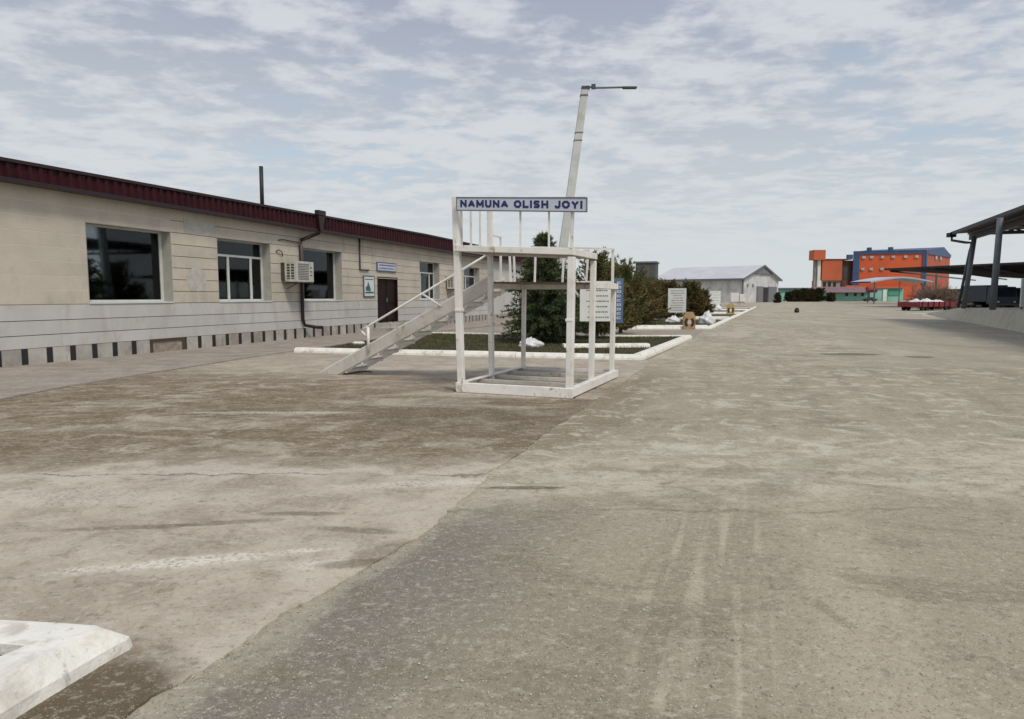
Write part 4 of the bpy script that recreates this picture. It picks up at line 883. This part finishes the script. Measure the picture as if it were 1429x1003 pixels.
cpost(29.38, 44.4, .86, 29.8, 5.5); cpost(24.15, 34.3, .96, 24.25, 5.5); cpost(19.9, 23.5, 1.0, 20.0, 5.5)
cpost(43.2, 38.9, .9, 43.2, 6.2); cpost(38.2, 28.5, .9, 38.2, 6.2)
def cpt(*p): return [(a_-29.5, b_-46, c_) for a_, b_, c_ in p]
MB().tube(cpt((29.3, 45.9, 5.75), (29.3, 45.9, 5.35), (29.75, 45.2, 5.15), (29.9, 44.8, 5.1), (29.82, 44.8, 4.6), (29.2, 44.7, .9)), .085, 8).build('downpipe', M['steel_dark'], C, smooth=True)
MB().box(-.42, .0, -.25, .15, ez-.22, ez+.06).build('rain_hopper', M['near_black'], C)
# second, far canopy
C2 = thing('far_canopy', 'long dark flat-roofed shed canopy beyond the loading bank', 'canopy', (58, 107, 0))
mb = MB(); pz = 5.75
poly = [(0, 0), (12, -36), (70, -20), (130, 110)]
vs = [(x, y, pz) for x, y in poly]+[(x, y, pz+.25) for x, y in poly]
mb.add(vs, [(3, 2, 1, 0), (4, 5, 6, 7)]+[(i, (i+1) % 4, 4+(i+1) % 4, 4+i) for i in range(4)]).build('roof', M['canopy_under'], C2)
for j in range(6):
    f = j/5; MB().bar((12*f+1, -36*f, pz-.15), (12*f+55, -36*f+60, pz-.15), .15, .28).build('roof_beam', M['steel_dark'], C2)
for x, y in ((20, 19), (14, -30), (45, 40), (70, 60), (40, -10), (60, 20), (90, 76)): MB().tube([(x, y, 0), (x, y, pz)], .16, 8).build('post', M['steel_grey'], C2)

# dark trucks and machinery under the canopy
def truck(label, px, Y, w_, h, L2, m, rz=0):
    x = (px-714.5)/950*Y; t_ = thing('parked_truck', label, 'truck', (x, Y, 0), rz, 'dark trucks parked under the far canopy')
    MB().box(-w_/2, w_/2, 1.9, L2, .9, h).build('cargo_body', M[m], t_, bevel=.05)
    MB().add([(-w_/2, 0, .6), (w_/2, 0, .6), (w_/2, 1.85, .6), (-w_/2, 1.85, .6), (-w_/2, -.05, 1.5), (w_/2, -.05, 1.5), (w_/2*.94, .25, h-.25), (-w_/2*.94, .25, h-.25), (w_/2*.94, 1.85, h-.2), (-w_/2*.94, 1.85, h-.2)],
             [(0, 1, 5, 4), (4, 5, 6, 7), (7, 6, 8, 9), (1, 2, 8, 6, 5), (0, 4, 7, 9, 3), (3, 2, 1, 0), (3, 9, 8, 2)]).build('cab', M[m], t_, bevel=.03)
    MB().add([(-w_/2*.86, -.05, 1.62), (w_/2*.86, -.05, 1.62), (w_/2*.84, .20, h-.42), (-w_/2*.84, .20, h-.42)], [(0, 1, 2, 3)]).build('windscreen', M['glass'], t_)
    for s0 in (-1, 1):
        MB().box(s0*w_*.38-.12, s0*w_*.38+.12, -.05, -.002, .85, 1.02).build('headlight', M['far_white'], t_)
        for yy in (.9, L2-2.2, L2-1.0): MB().tube([(s0*(w_/2-.32), yy, .5), (s0*(w_/2-.02), yy, .5)], .5, 14).build('wheel', M['tyre'], t_)
    MB().box(-w_/2, w_/2, -.12, -.003, .42, .68).build('bumper', M['steel_dark'], t_)
truck('dark boxy truck parked between the two nearest canopy posts', 1366, 98, 2.9, 2.75, 8, 'truck')
truck('taller dark blue truck just right of the nearest canopy post', 1402, 92, 2.9, 3.2, 7, 'truck2')
truck('black truck at the right edge under the far canopy', 1422, 104, 2.8, 3.0, 7, 'truck')
wb = thing('white_partition', 'white sheet wall standing at the right edge under the canopy', 'wall', (29.8, 40, .9))
MB().box(0, 3, 0, .1, .1, 1.75).build('sheet', M['sign_white'], wb); MB().box(.1, .2, .11, .2, -.01, 1.7).box(2.8, 2.9, .11, .2, -.01, 1.7).build('leg', M['steel_grey'], wb)
# red trailer with sacks
t_ = thing('farm_trailer', 'low red flatbed farm trailer parked by the end of the loading bank', 'trailer', (46.3, 77.6, 0), R(38))
MB().box(0, 10.5, 0, 2.3, .62, .78).build('bed', M['red'], t_, bevel=.02)
for y0 in (-.05, 2.3): MB().box(0, 10.5, y0, y0+.05, .45, 1.02).build('side_board', M['red'], t_)
MB().box(-.05, 0, 0, 2.3, .45, 1.02).build('tail_board', M['red'], t_)
for x in (.6, 2.2, 3.8, 5.4, 7.0, 8.6): MB().bar((x, -.09, .3), (x, -.09, 1.05), .1).build('stake', M['maroon_dark'], t_)
for x in (1.2, 2.4, 8.0, 9.2):
    for y0 in (.05, 2.0): MB().tube([(x, y0, .38), (x, y0+.25, .38)], .38, 14).build('wheel', M['tyre'], t_)
for i, (x, y, sz, lb) in enumerate(((46.8, 79.2, .27, 'white sack at the near end of the red trailer'), (48.7, 80.4, .27, 'long white sack in the middle of the red trailer'), (51.0, 82.2, .2, 'flat white sack toward the far end of the red trailer'))):
    sack('white_sack', lb, 'sack', x, y, .84, .9 if i < 2 else 1.3, .7, sz, 30+i, 'white sacks on the red trailer')

# ------------------------------------------------------------------ far background
# barn
Cn = Vector((63.3, 188, 0)); gd = Vector((.643, .766, 0)); ld = Vector((-.766, .643, 0)); BW, BL, be, br_ = 28.5, 27, 6.9, 10.7
Bn = thing('barn', 'grey-white warehouse with pale grey gable roof at the end of the road', 'warehouse', tuple(Cn))
def bp_(a_, b_, z): return tuple(gd*a_+ld*b_+Vector((0, 0, z)))
MB().add([bp_(0, 0, 0), bp_(BW, 0, 0), bp_(BW, 0, be), bp_(BW/2, 0, br_-.3), bp_(0, 0, be), bp_(0, BL, 0), bp_(BW, BL, 0), bp_(BW, BL, be), bp_(BW/2, BL, br_-.3), bp_(0, BL, be)],
         [(0, 1, 2, 3, 4), (9, 8, 7, 6, 5), (0, 4, 9, 5), (1, 6, 7, 2)]).build('wall', M['barn_wall'], Bn)
for s0 in (0, 1):
    a0, a1 = (-1.0, BW/2) if s0 == 0 else (BW+1.0, BW/2); z0 = be-.3
    MB().add([bp_(a0, -.8, z0), bp_(a1, -.8, br_), bp_(a1, BL+.8, br_), bp_(a0, BL+.8, z0), bp_(a0, -.8, z0-.25), bp_(a1, -.8, br_-.25), bp_(a1, BL+.8, br_-.25), bp_(a0, BL+.8, z0-.25)],
             [(0, 1, 2, 3), (7, 6, 5, 4), (0, 4, 5, 1), (3, 2, 6, 7), (0, 3, 7, 4)]).build('roof', M['barn_roof'], Bn)
    MB().bar(bp_(a0, -.84, z0-.12), bp_(a1, -.84, br_-.12), .12, .5).build('bargeboard', M['steel_grey'], Bn)
MB().bar(bp_(-1.1, -.8, be-.5), bp_(-1.1, BL+.8, be-.5), .3, .5).build('gutter', M['steel_grey'], Bn)
MB().add([bp_(BW/2-8, -.5, br_-2.5), bp_(BW/2+8, -.5, br_-2.5), bp_(BW/2, -.5, br_-.4), bp_(BW/2-8, -.05, br_-2.5), bp_(BW/2+8, -.05, br_-2.5), bp_(BW/2, -.05, br_-.4)], [(0, 1, 2), (0, 1, 4, 3), (1, 2, 5, 4), (2, 0, 3, 5)]).build('gable_infill', M['grey_sheet'], Bn)
MB().bar(bp_(-.15, -.15, 0), bp_(-.15, -.15, be-.4), .35).build('downpipe', M['steel_grey'], Bn)
def gbox(a0, a1, z0, z1, nm, m, o1=-.3, o2=-.02): MB().add([bp_(a0, o1, z0), bp_(a1, o1, z0), bp_(a1, o1, z1), bp_(a0, o1, z1), bp_(a0, o2, z0), bp_(a1, o2, z0), bp_(a1, o2, z1), bp_(a0, o2, z1)], [(0, 1, 2, 3), (7, 6, 5, 4), (0, 4, 5, 1), (3, 2, 6, 7), (0, 3, 7, 4), (1, 5, 6, 2)]).build(nm, M[m], Bn)
gbox(15.2, 19.4, 0, 4.4, 'door_opening', 'near_black', -.06); gbox(10.5, 15.0, 0, 4.6, 'sliding_door', 'grey_sheet'); gbox(19.6, 26.5, 0, 4.6, 'sliding_door', 'grey_sheet')
for a_ in (3, 7): gbox(a_, a_+1.2, 4.3, 5.2, 'window', 'grey_sheet', -.08)
# booth tower behind the hedge
bt = thing('metal_booth', 'tall boxy dark green metal tower above the hedge, left of the barn', 'tower', (16.2, 90, 0), R(-18))
MB().box(0, 2.6, 0, 3.2, 0, 6.0).build('wall', M['booth'], bt); MB().box(-.15, 2.75, -.15, 3.35, 6.0, 6.2).build('roof', M['grey_sheet'], bt)
for k in range(4): MB().box(.1+.62*k, .14+.62*k, -.04, -.001, 3.5, 6.0).build('rib', M['booth'], bt)
# green and teal low buildings
def blk(nm, px0, px1, y0, y1, Y, dep, m, parent, base=0):
    X0, X1 = (px0-714.5)/950*Y, (px1-714.5)/950*Y; z1 = 1.6+(414-y0)*Y/950; z0 = 1.6+(414-y1)*Y/950 if y1 is not None else base
    l_ = parent.location; return MB().box(X0-l_.x, X1-l_.x, Y-l_.y, Y+dep-l_.y, max(z0, 0), z1).build(nm, M[m], parent)
def far(nm, lb, cat, px, Y): return thing(nm, lb, cat, ((px-714.5)/950*Y, Y, 0))
t_ = far('teal_wall', 'bright teal flat wall right of the barn behind the bushes', 'building', 1100, 262); blk('wall', 1084, 1140, 403.5, None, 262, 8, 'teal', t_); blk('roof', 1083, 1150, 401.5, 403.6, 261, 10, 'steel_grey', t_)
t_ = far('roofed_shed', 'long low shed with dull maroon roof and teal wall before the orange plant', 'building', 1178, 250); blk('wall', 1143, 1210, 407, None, 250, 8, 'teal', t_)
X0, X1 = (1139-714.5)/950*248-t_.location.x, (1213-714.5)/950*248-t_.location.x
MB().add([(X0, -2.5, 3.3), (X1, -2.5, 3.3), (X1-.5, 4, 5.3), (X0+.5, 4, 5.3), (X0, -2.5, 3.15), (X1, -2.5, 3.15), (X1-.5, 10, 3.2), (X0+.5, 10, 3.2)], [(0, 1, 2, 3), (3, 2, 6, 7), (0, 4, 5, 1), (4, 7, 6, 5), (0, 3, 7, 4), (1, 5, 6, 2)]).build('roof', M['far_maroon'], t_)
for px in (1152, 1160, 1178, 1190, 1200): blk('window', px, px+3.5, 409, 413, 249.8, .3, 'near_black', t_)
t_ = far('teal_block', 'small pale teal block with white door right of the maroon shed', 'building', 1222, 252); blk('wall', 1212, 1236, 402.5, None, 252, 8, 'teal', t_); blk('door', 1230, 1235, 404, None, 251.6, .5, 'far_white', t_); blk('roof', 1211, 1237, 401.8, 402.5, 251.5, 9, 'steel_grey', t_)
t_ = far('green_block', 'saturated green low building below the silver arched roof', 'building', 1248, 255); blk('wall', 1236.5, 1258, 402.5, None, 255, 8, 'teal', t_); blk('gate', 1237, 1252, 404.5, 412, 254.7, .4, 'green', t_); blk('roof', 1236, 1259, 401.6, 402.5, 254, 9, 'steel_grey', t_)
t_ = far('dark_car', 'dark low car parked before the teal block', 'car', 1214, 240); X0 = -2.2
MB().add([(-2.2, 0, .35), (2.2, 0, .35), (2.2, 0, .85), (1.2, 0, .95), (.8, .1, 1.45), (-1.0, .1, 1.45), (-1.6, 0, .95), (-2.2, 0, .85), (-2.2, 1.7, .35), (2.2, 1.7, .35), (2.2, 1.7, .85), (1.2, 1.7, .95), (.8, 1.6, 1.45), (-1.0, 1.6, 1.45), (-1.6, 1.7, .95), (-2.2, 1.7, .85)],
         [tuple(range(8)), tuple(range(8, 16))[::-1]]+[(i, (i+1) % 8, 8+(i+1) % 8, 8+i) for i in range(8)]).build('body', M['truck'], t_)
for x in (-1.35, 1.35):
    for y in (-.03, 1.5): MB().tube([(x, y, .34), (x, y+.22, .34)], .34, 12).build('wheel', M['tyre'], t_)
# silver arched canopy
t_ = far('silver_canopy', 'silver arched sheet canopy standing in front of the orange factory', 'canopy', 1256, 150)
X0, X1 = (1212-714.5)/950*150-t_.location.x, (1300-714.5)/950*150-t_.location.x; n = 14; vs = []
for i in range(n+1):
    f = i/n; x = X0+(X1-X0)*f; z = 4.95+1.05*(1-abs(2*f-1)**1.5)
    vs += [(x, 0, z), (x, 9, z+.1), (x, 0, z-.32), (x, 9, z-.22)]
MB().add(vs, [q for i in range(n) for q in ((4*i, 4*i+4, 4*i+5, 4*i+1), (4*i+2, 4*i+3, 4*i+7, 4*i+6), (4*i, 4*i+2, 4*i+6, 4*i+4), (4*i+1, 4*i+5, 4*i+7, 4*i+3))]).build('roof', M['silver'], t_)
for f in (.1, .5, .9): MB().tube([(X0+(X1-X0)*f, 1, 0), (X0+(X1-X0)*f, 1, 5.0)], .12, 8).build('post', M['steel_grey'], t_)
t_ = far('red_tank', 'small dark red tank beneath the left end of the silver canopy', 'tank', 1213, 190)
MB().tube([(-1.1, 0, 3.6), (1.4, 0, 3.6)], .85, 14).build('vessel', M['red'], t_); MB().box(-.9, -.7, -.2, .2, 0, 2.9).box(.9, 1.1, -.2, .2, 0, 2.9).build('leg', M['steel_dark'], t_)
# orange factory
F = thing('orange_factory', 'tall bright orange industrial building with blue roof band behind the canopies', 'factory', (173.8, 350, 0))
a_, b_, c_, e_ = Vector((0, 0, 0)), Vector((30.7, -10, 0)), Vector((65.2, 25, 0)), Vector((34.5, 40, 0))
H0 = 24.6
def wallq(p, q, z0, z1, nm, m, off=0, zt=None):
    n = (q-p).cross(Vector((0, 0, 1))).normalized()*off; v = [p+n, q+n]; z1b = zt or z1
    th = -(q-p).cross(Vector((0, 0, 1))).normalized()*.4
    vs = [v[0]+Vector((0, 0, z0)), v[1]+Vector((0, 0, z0)), v[1]+Vector((0, 0, z1b)), v[0]+Vector((0, 0, z1))]; vs += [x+th for x in vs]
    return MB().add(vs, [(0, 1, 2, 3), (7, 6, 5, 4), (0, 4, 5, 1), (3, 2, 6, 7), (0, 3, 7, 4), (1, 5, 6, 2)]).build(nm, M[m], F)
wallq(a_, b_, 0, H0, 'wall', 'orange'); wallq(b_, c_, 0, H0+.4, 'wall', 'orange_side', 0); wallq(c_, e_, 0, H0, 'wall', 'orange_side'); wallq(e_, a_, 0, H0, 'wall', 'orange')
apx = b_.lerp(c_, .70)
MB().add([b_+Vector((-.4, -.6, H0-.3)), c_+Vector((.4, 0, H0-.3)), apx+Vector((0, -.4, H0+3.2)), a_+Vector((-.6, -.4, H0-.3)), e_+Vector((0, 0, H0-.3)), a_.lerp(e_, .5)+Vector((0, 0, H0+2))], [(0, 1, 2), (0, 2, 5, 3), (2, 1, 4, 5), (3, 5, 4), (0, 3, 4, 1)]).build('roof', M['fac_blue'], F)
wallq(a_, b_, H0-1.6, H0+.1, 'roof_band', 'fac_blue', .5); wallq(a_, a_.lerp(b_, .09), 3.5, H0-1.7, 'corner_strip', 'fac_blue', .5); wallq(a_.lerp(b_, .965), b_, 0, H0-1.7, 'corner_strip', 'fac_blue', .5); wallq(b_, b_.lerp(c_, .05), 0, H0-.4, 'corner_strip', 'fac_blue', .5)
wallq(b_.lerp(c_, .06), c_, H0-1.8, H0-.2, 'roof_band', 'fac_blue', .5)
def fwin(p, q, f, z, w_=1.5, h_=1.2):
    L2 = (q-p).length; p0 = p.lerp(q, f-w_/2/L2); p1 = p.lerp(q, f+w_/2/L2); wallq(p0, p1, z, z+h_, 'window', 'far_pane', .6)
for f in (.15, .26, .41, .56, .73, .88): fwin(a_, b_, f, 20.9)
for f in (.14, .26, .41): fwin(a_, b_, f, 15.0)
for f in (.38, .56): fwin(b_, c_, f, 20.8, 2.6, 1.7)
for f in (.3, .5): fwin(b_, c_, f, 14.6, 2.6, 1.5)
for f in (.25, .55): 
    p = a_.lerp(b_, f); MB().box(p.x-.8, p.x+.8, p.y+1, p.y+3, H0+.05, H0+1.9).build('roof_vent', M['fac_blue'], F)
MB().box(-2.6, -.1, .2, 2, H0-3.6, H0-1.6).build('balcony', M['fac_blue'], F)
t_ = far('orange_silo', 'orange factory annex on a concrete base with a rust-red tank on a white column', 'silo building', 1150, 350)
def fb(nm, px0, px1, y0, y1, m, Y=350, dep=9): return blk(nm, px0, px1, y0, y1, Y, dep, m, t_)
fb('tank', 1132, 1148, 349.5, 363, 'orange_dull', 348, 6); fb('column', 1138, 1143.5, 363, None, 'far_white', 350, 3); fb('column', 1133.5, 1136, 363, None, 'far_concrete', 351, 2)
fb('block', 1142, 1171.5, 362.5, 391.5, 'orange_dull'); fb('base', 1141, 1170, 391.6, None, 'far_concrete', 351); fb('side_block', 1171.6, 1187, 364, None, 'far_brown', 352)
for px in (1146, 1153, 1160): fb('opening', px, px+4, 394, 400, 'near_black', 350.9, .3)
for px in (1174, 1180): fb('opening', px, px+4, 372, 390, 'steel_dark', 351.8, .3)
fb('roof', 1141.5, 1186, 361.7, 362.6, 'far_brown', 349.5, 11)
t_ = far('orange_wall', 'low orange-red wall along the foot of the orange factory', 'wall', 1240, 340); MB().box(-22, 16, 0, .5, 0, 7).build('wall_panel', M['orange'], t_); MB().box(-22, 16, -.1, .6, 7, 7.3).build('coping', M['orange_dull'], t_)

for o_ in list(S.objects):          # unreadable fine print stays joined; the large sign keeps its lettering as a part
    if o_.name.startswith('lettering.'): o_['kind'] = 'stuff'
